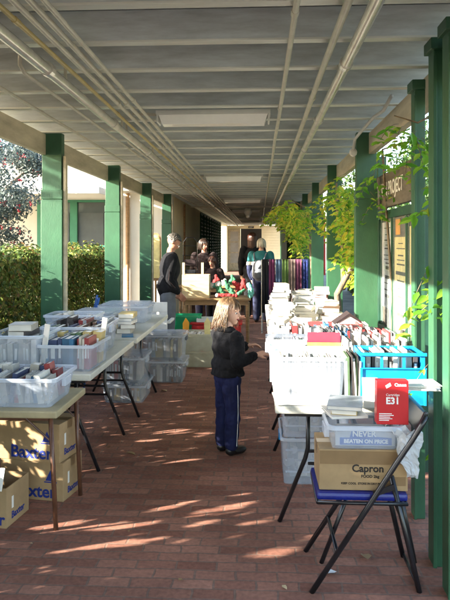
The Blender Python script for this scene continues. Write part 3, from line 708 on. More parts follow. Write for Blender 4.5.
# blue folded chair against the hedge side
t = thing('folded_chair','blue metal folded chair leaning behind the left tables by the hedge','chair',(-1.93,6.95,0),0.3)
for s in (-0.18,0.18): MB().tube([(0.0,s,0),(0.06,s,0.5),(0.16,s,0.98)], 0.012, 8).build('frame_tube', M['bluemetal'], t)
MB().box((0.14,0,0.9),(0.02,0.36,0.13),(0,R(12),0),bevel=0.005).build('backrest', M['bluemetal'], t)
MB().box((0.075,0,0.42),(0.03,0.33,0.36),(0,R(7),0),bevel=0.01).build('seat', M['bluevinyl'], t)

# --- cardboard boxes
def carton(label, x, y, z, w, d, h, rz, txts, flap=False, name='cardboard_box', group='printed cardboard boxes under the tan table', tri=True):
    t = thing(name, label, 'cardboard box', (x,y,z), rz, group)
    if flap:
        mb = MB().b2(-w/2,w/2,-d/2,-d/2+0.005,0,h).b2(-w/2,w/2,d/2-0.005,d/2,0,h).b2(-w/2,-w/2+0.005,-d/2+0.005,d/2-0.005,0,h).b2(w/2-0.005,w/2,-d/2+0.005,d/2-0.005,0,h).b2(-w/2+0.005,w/2-0.005,-d/2+0.005,d/2-0.005,0,0.005)
        mb.build('body', M['card'], t)
        MB().box((0.0,-d/2-0.018,h+0.055),(w*0.96,0.004,0.12),(R(-18),0,0)).build('flap', M['papers'], t)
    else:
        MB().b2(-w/2,w/2,-d/2,d/2,0,h,bevel=0.004).build('body', M['card'], t)
        MB().b2(-w/2-0.001,w/2+0.001,-0.03,0.03,h-0.05,h+0.001).build('tape', M['cardtape'], t)
    y_ = -d/2-0.0015
    for s, size, cx, cz, m in txts: text(s, size, m, t, (cx, y_, cz), (R(90),0,0), bold=size*0.025)
    if tri:
        MB().prism([(w*0.22,y_,h*0.52),(w*0.38,y_,h*0.52),(w*0.30,y_,h*0.80)],(0,0.001,0)).build('triangle_mark', M['ink_blue'], t)
        MB().prism([(w*0.20,y_,h*0.47),(w*0.40,y_,h*0.47),(w*0.40,y_,h*0.50),(w*0.20,y_,h*0.50)],(0,0.001,0)).build('triangle_base', M['ink_blue'], t)
        text('Baxter', 0.055, M['ink_blue'], t, (w/2+0.0015, 0.0, h*0.22), (R(90),0,R(90)), bold=0.001)
        MB().b2(w/2,w/2+0.0012,-0.07,-0.05,h*0.4,h*0.7).build('side_label', M['papers'], t)
    return t
carton('lower blue lettered cardboard box under the tan table',-1.37,3.98,0.0,0.42,0.26,0.235,-0.16,[('Baxter',0.105,0.02,0.052,M['ink_blue'])])
carton('upper blue lettered cardboard box under the tan table',-1.385,3.975,0.237,0.42,0.26,0.235,-0.19,[('Baxter',0.105,0.02,0.052,M['ink_blue'])])
carton('open cardboard box with a raised pale flap at the left edge of the photo',-1.56,3.60,0.0,0.38,0.26,0.22,-0.12,[('Baxter',0.09,0.06,0.045,M['ink_blue'])],flap=True)
for o in list(bpy.data.objects):
    pass
# --- folding chair (right foreground): tubes leaning up to a backrest on the right
def make_folding_chair():
    t = thing('folding_chair','blue seated black folding chair holding a cardboard box at the right front','chair',(0.47,3.09,0))
    r = 0.0125
    yn, yf = -0.20, 0.185
    for y in (yn, yf):
        MB().tube([(-0.235,y,0.0),(0.02,y,0.395),(0.14,y,0.585),(0.21,y,0.69),(0.25,y,0.755),(0.275,y,0.80)], r, 12).build('leg', M['blacksteel'], t, smooth=True)
    for y in (yn+0.03, yf-0.03):
        MB().tube([(0.25,y,0.0),(0.20,y,0.22),(0.125,y,0.52)], r, 12).build('leg', M['blacksteel'], t, smooth=True)
    MB().tube([(-0.165,0.07,0.0),(-0.02,0.07,0.38)], 0.011, 10).build('brace', M['blacksteel'], t, smooth=True)
    MB().tube([(0.285,0.06,0.02),(0.21,0.06,0.38)], 0.011, 10).build('brace', M['blacksteel'], t, smooth=True)
    MB().tube([(0.25,yn+0.03,0.015),(0.25,yf-0.03,0.015)], 0.009, 8).build('foot_bar', M['blacksteel'], t, smooth=True)
    MB().tube([(-0.12,yn,0.18),(-0.12,yf,0.18)], 0.009, 8).build('stretcher', M['blacksteel'], t, smooth=True)
    for y in (yn+0.015, yf-0.015): MB().box((0.09,y,0.46),(0.10,0.008,0.025),(0,R(-20),0)).build('hinge_bracket', M['blacksteel'], t)
    MB().b2(-0.21,0.20,-0.175,0.165,0.405,0.44,bevel=0.014).build('seat', M['bluevinyl'], t)
    MB().tube([(-0.205,yn+0.01,0.402),(0.19,yn+0.01,0.402),(0.19,yf-0.01,0.402),(-0.205,yf-0.01,0.402),(-0.205,yn+0.01,0.402)], 0.009, 8).build('seat_rail', M['blacksteel'], t, smooth=True)
    mb = MB(); mb.box((0.262,-0.0075,0.765),(0.022,0.34,0.10),(0,R(24),0),bevel=0.009); mb.build('backrest', M['blacksteel'], t)
    return t
make_folding_chair()
cb = carton('tan cardboard box with small black print, on the folding chair seat',0.475,3.08,0.442,0.40,0.27,0.185,0.0,[('Capron',0.047,0.02,0.10,M['ink_black']),('FOOD 2kg',0.018,0.03,0.065,M['ink_black']),('KEEP COOL  STORE IN DRY PLACE',0.013,0.0,0.032,M['ink_black'])],tri=False,group='carton on the chair')
MB().b2(0.10,0.19,-0.1368,-0.1352,0.025,0.065).build('print_panel', M['cardtape'], cb)
MB().b2(-0.197,0.197,-0.1366,-0.1352,0.12,0.18).build('wide_tape', M['cardtape'], cb)
tb = tub('small clear tub with blue lettered bag, standing on the cardboard box on the chair',0.485,3.06,0.629,0.33,0.24,0.105,M['clear'])
bag = thing('shop_bag','white carrier bag with blue lettering inside the small clear tub','bag',(0.485,3.06,0.634))
MB().box((0,-0.098,0.045),(0.27,0.006,0.075),(0,0,0),bevel=0.002).build('panel', M['bagfilm'], bag)
MB().b2(-0.12,0.12,-0.09,0.09,0.0,0.06,bevel=0.02).build('body', M['bagfilm'], bag)
MB().prism([(-0.115,-0.1025,0.012),(0.12,-0.1025,0.012),(0.12,-0.1025,0.045),(0.05,-0.1025,0.05),(0.04,-0.1025,0.08),(-0.06,-0.1025,0.08),(-0.07,-0.1025,0.045),(-0.115,-0.1025,0.045)],(0,0.0008,0)).build('blue_print', M['bluemetal'], bag)
text('NEVER', 0.036, M['ink_white'], bag, (-0.005,-0.1035,0.062), (R(90),0,0), bold=0.0012)
text('BEATEN ON PRICE', 0.024, M['ink_white'], bag, (0.003,-0.1035,0.028), (R(90),0,0), bold=0.0009)
# books on the tub
stack_books(0.42,3.17,0.738,3,'book lying in the pile on the small tub over the chair','book pile on the small chair tub',seed=31,palette=[8,6,3,10],w=0.16,l=0.22,th=(0.012,0.028))
# red cartridge box
rc = thing('cartridge_box','upright red cartridge box with white lettering beside the chair back','box',(0.612,3.0,0.7375))
MB().b2(-0.072,0.072,-0.03,0.03,0,0.20,bevel=0.002).build('carton', M['red'], rc)
ytx = -0.0315
text('E31', 0.042, M['ink_white'], rc, (0,ytx,0.108), (R(90),0,0), bold=0.0015)
text('Cartridge', 0.016, M['ink_white'], rc, (0.0,ytx,0.136), (R(90),0,0))
text('Canon', 0.020, M['ink_white'], rc, (0.035,ytx,0.182), (R(90),0,0), bold=0.0006)
MB().prism([(-0.028,ytx,0.165),(-0.006,ytx,0.178),(-0.012,ytx,0.192),(-0.034,ytx,0.178)],(0,0.0008,0)).build('cartridge_symbol', M['ink_white'], rc)
mb=MB()
for k,l in enumerate((0.045,0.06,0.05,0.066,0.058)): mb.b2(-0.062,-0.062+l,ytx,ytx+0.0008,0.018+k*0.0075,0.0215+k*0.0075)
mb.build('small_print', M['ink_white'], rc)
# white bag hanging at chair, plates
mb=MB(); bm=mb.bm; g=[]
for a in range(17):
    row=[]; v=a/16
    for c in range(25):
        u=c/24*2*math.pi; wv=0.058*(1-0.6*v**1.3)*(1+0.22*math.sin(u*3+v*4)+0.10*math.sin(u*7+v*9))
        row.append(bm.verts.new((0.03*v+wv*math.cos(u)+0.01*math.sin(v*9), wv*0.42*math.sin(u), 0.09-v*0.21+0.012*math.sin(u*5)*(1-v))))
    g.append(row)
from mathutils import noise as mn
for v in bm.verts: v.co += mn.noise_vector(v.co*38)*0.011+mn.noise_vector(v.co*95)*0.005
for a in range(16):
    for c in range(24): bm.faces.new((g[a][c],g[a][c+1],g[a+1][c+1],g[a+1][c]))
bgm=mb.build('plastic_bag', M['bagfilm'], None, smooth=False)
bgm.location=(0.655,2.915,0.64); tag(bgm,'crumpled white plastic bag hanging over the box beside the chair tube','bag')
t = thing('paper_plate_stack','stack of white papers lying across the red box and chair back','papers',(0.735,3.08,0.885),-0.1)
mb=MB()
for k in range(5): mb.box((random.uniform(-0.01,0.01),random.uniform(-0.01,0.01),k*0.005),(0.21,0.15,0.003),(0,0.03*math.sin(k),0.15*math.sin(k*2.1)))
mb.build('sheets', M['ink_white'], t)
# ---- right table 1 contents
tub('front clear tub full of cream papers at the corner of the right table',0.275,3.56,0.722,0.37,0.30,0.24,M['clear'],group='clear tubs on the right tables')
row_books(0.275,3.56,0.735,0.30,0.22,24,0.19,0.225,'cream paper folder standing in the front right tub','folders in the front right tub',seed=40,palette=[8,3,0,8],lean=0.05,name='folder',title=False)
o = MB().box((0,0,0),(0.34,0.28,0.003)).build('paper_sheet', M['papers'], None, loc=(0.25,3.50,0.7235), rz=0.05); tag(o,'white sheet of paper sticking out under the front right tub','paper')
t = tub('wide clear tub holding picture books behind the front right tub',0.285,4.03,0.722,0.46,0.5,0.24,M['clear'],group='clear tubs on the right tables')
def cover_book(x,y,z,w,h,m,lab_,lean=0.12,th=0.02):
    b_ = thing('picture_book',lab_,'book',(x,y,z)); b_.rotation_euler=(-lean,0,0)
    MB().b2(-w/2,w/2,-th/2,-th/2+0.003,0,h).b2(-w/2,w/2,th/2-0.003,th/2,0,h).build('cover', m, b_)
    MB().b2(-w/2+0.003,w/2-0.004,-th/2+0.0035,th/2-0.0035,0.003,h-0.003).build('pages', M['papers'], b_)
cover_book(0.17,3.84,0.74,0.21,0.25,M['coverart'],'picture book with an illustrated teal and orange cover in the wide tub')
cover_book(0.39,3.83,0.74,0.20,0.235,M['limecover'],'lime and grey covered book in the wide right tub')
cover_book(0.40,3.95,0.74,0.20,0.28,M['redcover'],'rose red covered book in the wide right tub')
row_books(0.28,4.10,0.735,0.38,0.2,16,0.17,0.24,'book in the back half of the wide right tub','back books of the wide right tub',seed=41,palette=PALE)
# blue crate
bc = thing('blue_crate','bright blue plastic crate with slotted handle band on the right table','crate',(0.70,3.52,0.722))
W,D,H=0.165,0.13,0.27
mb=MB().b2(-W,W,-D,-D+0.006,0,H*0.72).b2(-W,W,D-0.006,D,0,H).b2(-W,-W+0.006,-D+0.006,D-0.006,0,H).b2(W-0.006,W,-D+0.006,D-0.006,0,H).b2(-W+0.006,W-0.006,-D+0.006,D-0.006,0,0.006)
mb.b2(-W,W,-D,-D+0.006,H-0.018,H)
for x0,x1 in ((-W,-W+0.02),(-0.065,-0.05),(0.05,0.065),(W-0.02,W)): mb.b2(x0,x1,-D,-D+0.006,H*0.72,H-0.018)
mb.build('body', M['blueplastic'], bc)
MB().b2(-W-0.008,W+0.008,-D-0.010,-D-0.0005,H-0.012,H+0.004).b2(-W-0.008,W+0.008,-D-0.008,-D-0.0005,H*0.70,H*0.72).b2(-W-0.006,-W+0.006,-D-0.008,-D-0.0005,0,H*0.7).b2(W-0.006,W+0.006,-D-0.008,-D-0.0005,0,H*0.7).build('ribs', M['blueplastic'], bc)
row_books(0.70,3.54,0.73,0.29,0.19,13,0.24,0.27,'white folder standing in the blue crate','folders in the blue crate',seed=43,palette=[8,3,8,8,7],lean=0.03,name='folder')
cover_book(0.575,3.34,0.722,0.075,0.15,M['ink_white'],'fan of white leaflets leaning on the blue crate',lean=0.15,th=0.03)
# comics rows
row_books(0.495,3.50,0.722,0.075,0.25,8,0.22,0.26,'magazine squeezed between the front tub and the blue crate','magazines beside the blue crate',seed=44,palette=[7,8,5,3,10],lean=0.06,title=False)
row_books(0.67,3.82,0.722,0.36,0.19,28,0.25,0.30,'magazine in the row directly behind the blue crate','magazines behind the blue crate',seed=45,palette=[8,3,0,8,3,8,10],lean=0.12,title=False,name='magazine')
row_books(0.67,4.10,0.722,0.33,0.19,24,0.25,0.30,'magazine in the second row behind the blue crate','second magazine row',seed=46,palette=[8,3,0,8,8,4,3,2],lean=0.12,title=False,name='magazine')
row_books(0.60,4.38,0.722,0.42,0.19,26,0.24,0.29,'magazine in the third row behind the blue crate','third magazine row',seed=47,palette=[8,3,0,8,8,4,10,2],lean=0.14,title=False,name='magazine')
tub('clear tub of paperbacks in the middle of the front right table',0.26,4.62,0.722,0.36,0.42,0.22,M['clear'],group='clear tubs on the right tables')
row_books(0.26,4.55,0.73,0.29,0.2,9,0.22,0.28,'pale paperback in the middle tub of the front right table','middle tub paperbacks',seed=48,palette=PALE+[2])
row_books(0.62,4.72,0.722,0.40,0.2,18,0.22,0.27,'book standing in the row before the tent shaped book','fourth row books',seed=49,palette=[8,3,2,4,0,2],lean=0.16)
t = thing('open_book','dark maroon book stood open like a tent among the right rows','book',(0.69,4.98,0.99))
t.location=(0.69,5.0,0.955)
mb=MB(); mb.prism([(-0.12,-0.09,0),(0,-0.09,0.085),(0.12,-0.09,0),(0.10,-0.09,0),(0,-0.09,0.06),(-0.10,-0.09,0)],(0,0.18,0)).build('cover', M['maroon'], t)
MB().prism([(-0.098,-0.085,0.001),(0,-0.085,0.058),(0.098,-0.085,0.001)],(0,0.17,0)).build('pages', M['papers'], t)
z_ = stack_books(0.69,5.0,0.722,7,'book in the stack under the tent shaped book','stack under the tent book',seed=50,palette=[2,9,8,3],th=(0.025,0.038),w=0.2,l=0.24)
t.location.z = z_+0.002
# right table 2 & 3 stacks
specs=[(0.17,5.38,7,60),(0.20,5.72,9,61),(0.36,5.50,6,62),(0.42,5.85,8,63),(0.62,5.45,6,64),(0.66,5.85,8,65),(0.19,6.10,10,66),(0.42,6.30,8,67),(0.66,6.30,9,68),(0.20,6.55,10,69),(0.46,6.72,9,70),(0.70,6.72,8,71),(0.22,7.25,11,72),(0.48,7.35,9,73),(0.70,7.3,10,74),(0.28,7.9,10,75),(0.58,8.0,9,76)]
names=['first at the walkway edge','second at the walkway edge','low middle one nearest the front','middle one','outer one nearest the tent book','outer second one','third at the walkway edge','taller middle one','outer third one','fourth at the walkway edge','far middle one','far outer one','edge one on the third table','middle one on the third table','outer one on the third table','rear left one on the third table','rear right one on the third table']
for (x,y,n,sd),nm in zip(specs,names):
    pal = [8,3,8,3,0,8] if sd not in (62,65,74) else [8,3,9,2,0]
    stack_books(x,y,0.722,n,'pale book in the right table stack, '+nm,'stack: '+nm,seed=sd,palette=pal,w=0.17,l=0.235,th=(0.022,0.042))
cover_book(0.50,5.15,0.722,0.22,0.22,BM[2],'dark red book standing in front of the second right table stacks',lean=0.05,th=0.03)
# tubs under right table
t = tub('tall ribbed clear tub on the floor under the front right table',0.37,4.42,0.0,0.44,0.5,0.30,M['clear2'],group='tubs under the right table',lid=False,latch=M['blueplastic'],taper=0.95,ribs=True)
tub('second ribbed clear tub stacked under the front right table',0.37,4.42,0.305,0.44,0.5,0.27,M['clear2'],group='tubs under the right table',lid=False,latch=M['blueplastic'],taper=0.95,ribs=True)
for k in range(2):
    row_books(0.37,4.42,0.02+0.305*k,0.34,0.36,5,0.15,0.2,['pale folder in the lower ribbed tub','pale folder in the upper ribbed tub'][k],['lower ribbed folders','upper ribbed folders'][k],seed=80+k,palette=[3,10,8],title=False,name='folder')

# leaf litter on paving
for k,(x,y,c) in enumerate(((0.53,3.22,'card'),(0.33,3.05,'ink_white'),(-0.95,4.7,'card'),(-1.0,6.72,'palewood'))):
    p = np.array([[x,y,0.012]]); o = leafmesh('fallen_leaf', p*0, np.array([[0.1,0.1,1.0]]), np.array([0.09]), np.array([0.055]), M[c]); o.location=(x,y,0.012)
    tag(o, ['dry brown leaf on the bricks below the folding chair','white scrap on the bricks under the folding chair','dry leaf on the bricks under the left tables','small pale scrap at the foot of the second left table'][k], 'leaf' )

for k in range(34):
    x=random.uniform(-1.9,0.8); y=random.uniform(2.7,9.5); l=random.uniform(0.02,0.045)
    o=leafmesh('fallen_leaf', np.zeros((1,3)), np.array([[random.uniform(-.3,.3),random.uniform(-.3,.3),1.0]]), np.array([l]), np.array([l*0.6]), M[random.choice(['card','palewood','wood'])]); o.location=(x,y,0.008)
    tag(o,'tiny dry leaf scattered on the brick paving','leaf','tiny dry leaves scattered on the bricks')
# ------------------------------------------------------------------ gift stall goods
cr = thing('wooden_crate','pale wooden box crate with two tall uprights on the gift table','crate',(-0.93,9.48,0.762))
MB().b2(-0.20,0.20,-0.13,-0.118,0,0.34,bevel=0.003).b2(-0.20,0.20,0.118,0.13,0,0.34).b2(-0.20,-0.188,-0.118,0.118,0,0.34).b2(0.188,0.20,-0.118,0.118,0,0.34).b2(-0.188,0.188,-0.118,0.118,0,0.012).build('body', M['palewood'], cr)
for x in (-0.18,0.10): MB().b2(x-0.018,x+0.018,-0.115,-0.095,0.0,0.52).build('upright', M['palewood'], cr)
def cup(x,y,z,lb):
    t = thing('pot',lb,'pot',(x,y,z)); MB().lathe([(0.0,0),(0.032,0),(0.045,0.09),(0.041,0.09),(0.030,0.006),(0.0,0.006)],n=16).build('body', M['whiteplastic'], t, smooth=True)
    MB().ell((0,0,0.08),(0.036,0.036,0.02)).build('filling', M['terracotta'], t)
cup(-0.95,10.62,0.862,'white pot on the rear table above the wooden crate'); cup(-0.58,10.62,0.862,'white pot on the rear table left of the green felt')
def felt(x,y,z,pts,m,label,trim=None):
    t = thing('stuffed_stocking',label,'felt gift',(x,y,z),0,'felt gifts on the gift table')
    pr=[]
    for (a,ra),(b_,rb) in zip(pts[:-1],pts[1:]): pr.append(('c',a,ra,b_,rb))
    t.scale=(0.8,0.8,0.8)
    remesh('body', pr, 0.012, m, t, 1, noise=0.05, nscale=18)
    if trim:
        MB().ell(pts[0][0],(pts[0][1]*1.25,)*3).build('cuff', trim, t, smooth=True)
felt(-0.60,9.45,0.80,[((0,0,0.20),0.05),((0.02,0,0.08),0.06),((0.09,0,0.03),0.05)],M['plush_g'],'green felt stocking leaning by the wooden crate',M['plush_w'])
felt(-0.45,9.40,0.80,[((-0.06,0,0.28),0.025),((-0.02,0,0.16),0.045),((0.06,0,0.07),0.05),((0.11,0,0.02),0.045)],M['plush_g'],'green and white felt stocking in the middle of the gift table',M['plush_w'])
felt(-0.24,9.50,0.80,[((0.02,0,0.27),0.04),((0.0,0,0.12),0.07),((-0.08,0,0.05),0.05)],M['plush_r'],'tall red felt stocking at the right of the gift table',None)
felt(-0.36,9.62,0.80,[((-0.02,0,0.22),0.04),((0.05,0,0.16),0.06),((0.09,0,0.05),0.05)],M['plush_r'],'red felt toy behind the green stocking',None)
felt(-0.15,9.42,0.80,[((0.0,0,0.20),0.04),((0.04,0,0.08),0.05),((0.03,0,0.0),0.05)],M['tealpale'],'mint cloth hanging at the right corner of the gift table',None)
felt(-0.66,9.62,0.80,[((-0.06,0,0.16),0.05),((0.05,0,0.17),0.05),((0.08,0,0.04),0.05)],M['tealpale'],'mint patterned felt toy behind the crate',M['plush_w'])
felt(-0.50,9.36,0.78,[((-0.14,0,0.03),0.03),((0.02,0,0.035),0.035),((0.16,0,0.03),0.03)],M['plush_r'],'red and white felt roll along the front of the gift table',M['plush_w'])
felt(-0.28,9.36,0.78,[((-0.06,0,0.03),0.03),((0.02,0,0.09),0.035),((0.08,0,0.14),0.02)],M['plush_g'],'small green felt holly shape at the front right of the gift table',M['plush_r'])
# wire rack on rear table
t = thing('wire_rack','black wire display rack at the left of the rear table','rack',(-1.15,10.7,0.862))
mb=MB()
for x in (-0.12,0.12): mb.tube([(x,0,0),(x,0,0.72)],0.007,6)
mb.tube([(-0.12,0,0.72),(-0.06,0,0.80),(0.06,0,0.80),(0.12,0,0.72)],0.007,6)
for z in (0.15,0.32,0.5,0.66): mb.tube([(-0.12,0,z),(0.12,0,z)],0.006,6).tube([(-0.12,0,z),(-0.12,-0.08,z)],0.005,6)
mb.build('wire_frame', M['blacksteel'], t)
for k,z in enumerate((0.16,0.33)): MB().b2(-0.1,0.1,-0.08,0.02,z,z+0.10,bevel=0.01).build('goods', [M['blackcloth'],M['maroon']][k], t)
r_=random.Random(5)
for k,(x,m,lb) in enumerate(((-0.9,'maroon','dark red felt bundle beside the wire rack'),(-0.72,'plush_r','red ornament in the middle of the rear table'),(-0.45,'plush_g','green ornament at the right of the rear table'))):
    felt(x,10.72,0.88,[((0,0,0.16),0.035),((0.02,0,0.08),0.06),((-0.03,0,0.04),0.05)],M[m],lb,None)
# round-topped mirror behind man
t = thing('standing_mirror','round topped pale framed board standing behind the bald man','mirror',(-1.83,11.25,0))
pts=[(0.10*math.cos(R(a)),0,1.62+0.13*math.sin(R(a))) for a in range(0,181,15)]
MB().prism([(0.10,0,0.9)]+pts+[(-0.10,0,0.9)],(0,0.03,0)).build('frame', M['wood'], t)
MB().tube([(0,0.02,0),(0,0.02,1.0)],0.02,8).build('stand', M['wood'], t)
pts=[(0.075*math.cos(R(a)),-0.004,1.62+0.10*math.sin(R(a))) for a in range(0,181,15)]
MB().prism([(0.075,-0.004,0.95)]+pts+[(-0.075,-0.004,0.95)],(0,0.003,0)).build('face', M['poster1'], t)
# scarf rack
rk = thing('scarf_rack','steel garment rail of long coloured scarves at the right of the walkway','garment rail',(0.47,11.35,0))
mb=MB().tube([(-0.42,0,0),(-0.42,0,1.27),(0.38,0,1.27),(0.38,0,0)],0.013,8).tube([(-0.42,-0.22,0.01),(-0.42,0.22,0.01)],0.013,8).tube([(0.38,-0.22,0.01),(0.38,0.22,0.01)],0.013,8).build('rail', M['silver'], rk)
cols=[((0.02,0.02,0.025),'black'),((0.20,0.04,0.12),'magenta'),((0.13,0.20,0.32),'sky blue'),((0.17,0.27,0.08),'olive green'),((0.30,0.22,0.19),'taupe'),((0.24,0.07,0.14),'rose pink'),((0.03,0.05,0.20),'royal blue patterned')]
for i,(c,nm) in enumerate(cols):
    x=-0.36+i*0.117
    mb=MB(); bm=mb.bm; nx=14; nz=14; g=[]
    for j in range(nz+1):
        row=[]
        for k in range(nx+1):
            u=k/nx; v=j/nz
            row.append(bm.verts.new((x-0.055+0.11*u, -0.02+0.014*math.sin(u*13+i)*(0.3+v)+0.006*math.sin(v*6+i*2), 1.285-v*(0.95+0.05*math.sin(i*3)))))
        g.append(row)
    for j in range(nz):
        for k in range(nx): bm.faces.new((g[j][k],g[j][k+1],g[j+1][k+1],g[j+1][k]))
    bmesh.ops.solidify(bm, geom=bm.faces[:], thickness=0.006)
    o=mb.build('scarf', mat('scarf_'+nm.replace(' ','_'), c, 0.85, 0.9 if 'pattern' in nm else 0.2, 30 if 'pattern' in nm else 8), None, smooth=True, loc=(0.47,11.35,0))
    tag(o,'long %s scarf hanging on the garment rail'%nm,'scarf','scarves on the garment rail')
# red banner beyond right posts
o=MB().b2(0,0.03,0,0.5,0.9,2.2).build('red_banner', M['redcloth'], None, loc=(1.35,13.4,0)); tag(o,'narrow red banner seen between two right posts','banner')
# green handrail
t=thing('handrail','curved pale green pipe rail above the hedge before the window','rail',(-2.95,11.6,0))
MB().tube([(-0.25,0,0),(-0.25,0,1.38),(-0.18,0,1.46),(0.05,0,1.50),(0.25,0,1.47),(0.42,0,1.46)],0.035,12).build('rail_tube', M['palegreen'], t, smooth=True)
MB().tube([(-0.02,0,0),(-0.02,0,1.48)],0.02,8).build('upright', M['palegreen'], t)

# ------------------------------------------------------------------ people
def head_prims(c, s, yaw=0, pitch=0, mouth=False):
    """head prims with facing direction +Y rotated by yaw, size s = head height"""
    Mx = Matrix.Translation(Vector(c)) @ Matrix.Rotation(yaw,4,'Z') @ Matrix.Rotation(pitch,4,'X')
    def T(p): return tuple(Mx @ (Vector(p)*s))
    rot = (pitch,0,yaw)
    e = Mx.to_euler()
    P = [('e',T((0,-0.06,0.10)),(0.335*s,0.40*s,0.38*s),tuple(e)),
         ('e',T((0,0.10,-0.12)),(0.26*s,0.28*s,0.34*s),tuple(e)),
         ('e',T((0,0.20,-0.33)),(0.15*s,0.13*s,0.12*s),tuple(e)),
         ('c',T((0,0.33,0.06)),0.03*s,T((0,0.42,-0.09)),0.048*s),
         ('c',T((-0.035,0.37,-0.10)),0.035*s,T((0.035,0.37,-0.10)),0.035*s),
         ('c',T((-0.12,0.30,0.10)),0.045*s,T((0.12,0.30,0.10)),0.045*s),
         ('c',T((-0.06,0.335,-0.195)),0.028*s,T((0.06,0.335,-0.195)),0.028*s),
         ('c',T((-0.05,0.325,-0.245)),0.03*s,T((0.05,0.325,-0.245)),0.03*s),
         ('e',T((-0.33,-0.02,-0.02)),(0.035*s,0.07*s,0.105*s),tuple(e)),
         ('e',T((0.33,-0.02,-0.02)),(0.035*s,0.07*s,0.105*s),tuple(e))]
    return P, T
def face_parts(T, s, parent, open_mouth=False):
    for sx in (-1,1):
        MB().ell(T((sx*0.125,0.315,0.0)),(0.042*s,)*3).build('eye', M['eyewhite'], parent, smooth=True)
        MB().ell(T((sx*0.125,0.345,0.0)),(0.028*s,)*3).build('iris', M['iris'], parent, smooth=True)
    MB().tube([T((-0.08,0.352,-0.22)),T((0,0.372,-0.215)),T((0.08,0.352,-0.22))],0.022*s,8).build('mouth', M['lips'], parent, smooth=True)
    if open_mouth: MB().ell(T((0,0.355,-0.235)),(0.05*s,0.03*s,0.045*s)).build('open_mouth', M['mouthdark'], parent, smooth=True)
def hand_prims(w, d, n, s=1.0, curl=0.5, side=1):
    """palm from wrist w along d, palm normal n; five separate bent fingers"""
    w=Vector(w); d=Vector(d).normalized(); n=Vector(n).normalized(); t=d.cross(n).normalized()*side
    P=[('c',tuple(w),0.019*s,tuple(w+d*0.025*s),0.021*s)]
    for k in range(4):
        off=(k-1.5)*0.019*s
        b0=w+d*0.015*s+t*off*0.7; b1=w+d*0.078*s+t*off
        P.append(('c',tuple(b0),0.0125*s,tuple(b1),0.0115*s))
        ln=[0.030,0.034,0.031,0.024][k]*s
        dd=(d*math.cos(curl)+n*math.sin(curl)).normalized(); p2=b1+dd*ln*1.15
        d2=(d*math.cos(curl*2)+n*math.sin(curl*2)).normalized(); p3=p2+d2*ln
        P+= [('c',tuple(b1),0.0088*s,tuple(p2),0.0080*s),('c',tuple(p2),0.0080*s,tuple(p3),0.0066*s)]
    tb=w+d*0.022*s-t*0.022*s; t1=tb+(d*0.6-t*0.7+n*0.3).normalized()*0.036*s; t2=t1+(d*0.9-t*0.1+n*0.4).normalized()*0.028*s
    P+=[('c',tuple(tb),0.0125*s,tuple(t1),0.0105*s),('c',tuple(t1),0.0105*s,tuple(t2),0.0085*s)]
    return P
def strands(name, c, s, yaw, m, parent, n=420, length=0.9, pitch=0, face_gap=55, wid=0.022, curl=0.0, flare=0.0, top=0.52, seed=1, cap=True, rad=(0.37,0.44,0.42)):
    """hair: many tapered locks rooted on the scalp and falling around the head"""
    r=random.Random(seed); Mx = Matrix.Translation(Vector(c)) @ Matrix.Rotation(yaw,4,'Z') @ Matrix.Rotation(pitch,4,'X')
    mb=MB()
    if cap: 
        q=MB()
    for i in range(n):
        a=r.uniform(0,360); el=r.uniform(5,88)
        # a = 90 is the face
        front = abs(((a-90+180)%360)-180)
        if front < face_gap and el < 42: continue
        pts=[]; ra=R(a); re=R(el); k=1.0+r.uniform(-0.01,0.05)
        L = length*r.uniform(0.85,1.08)
        if front < face_gap: L = min(L, 0.22+0.2*r.random())
        steps=9; path=0
        e_=re; z=None
        for j in range(steps+1):
            u=j/steps; dist=u*L
            ang = re-dist/0.42
            fa = ra + (0.25 if front < face_gap+15 else 0.0)*u*(1 if math.cos(ra)<0 else -1)
            if ang > -0.1:
                p=Vector((rad[0]*k*math.cos(ang)*math.cos(fa), rad[1]*k*math.cos(ang)*math.sin(fa)-0.06, 0.10+rad[2]*k*math.sin(ang)))
                last=(p.copy(), dist)
            else:
                if 'last' not in dir(): last=(Vector((0,0,0)),0)
                p=last[0].copy(); dz=dist-last[1]
                p.z -= dz; fl=flare*dz
                p.x *= 1+fl; p.y = (p.y+0.06)*(1+fl)-0.06
                p.x += math.sin(dz*8+i)*curl*dz
            pts.append(Mx @ (p*s))
        ws=[wid*s*(1-0.75*(j/steps)**2) for j in range(steps+1)]
        mb.tube(pts, ws, 5)
    o=mb.build(name, m, parent, smooth=True)
    return o

# --- child
ch = thing('person','child in black jacket and navy track trousers standing at the right table, looking right','person',(-0.235,4.78,0),R(-52))
s=0.205
hc=(0.0,0.02,1.055)
hp,T = head_prims(hc, s, yaw=R(-62), pitch=R(-6))
sk=[*hp, ('c',(0,0,0.98),0.040,(0,-0.01,0.90),0.045), ('e',(0,-0.01,0.80),(0.11,0.075,0.15)), ('e',(0,0,0.62),(0.10,0.08,0.10)),
    ('c',(0.05,0,0.58),0.06,(0.052,0.0,0.32),0.045),('c',(0.052,0,0.32),0.04,(0.05,-0.01,0.06),0.028),
    ('c',(-0.05,0,0.58),0.06,(-0.055,0.01,0.32),0.045),('c',(-0.055,0.01,0.32),0.04,(-0.06,0.0,0.06),0.028)]
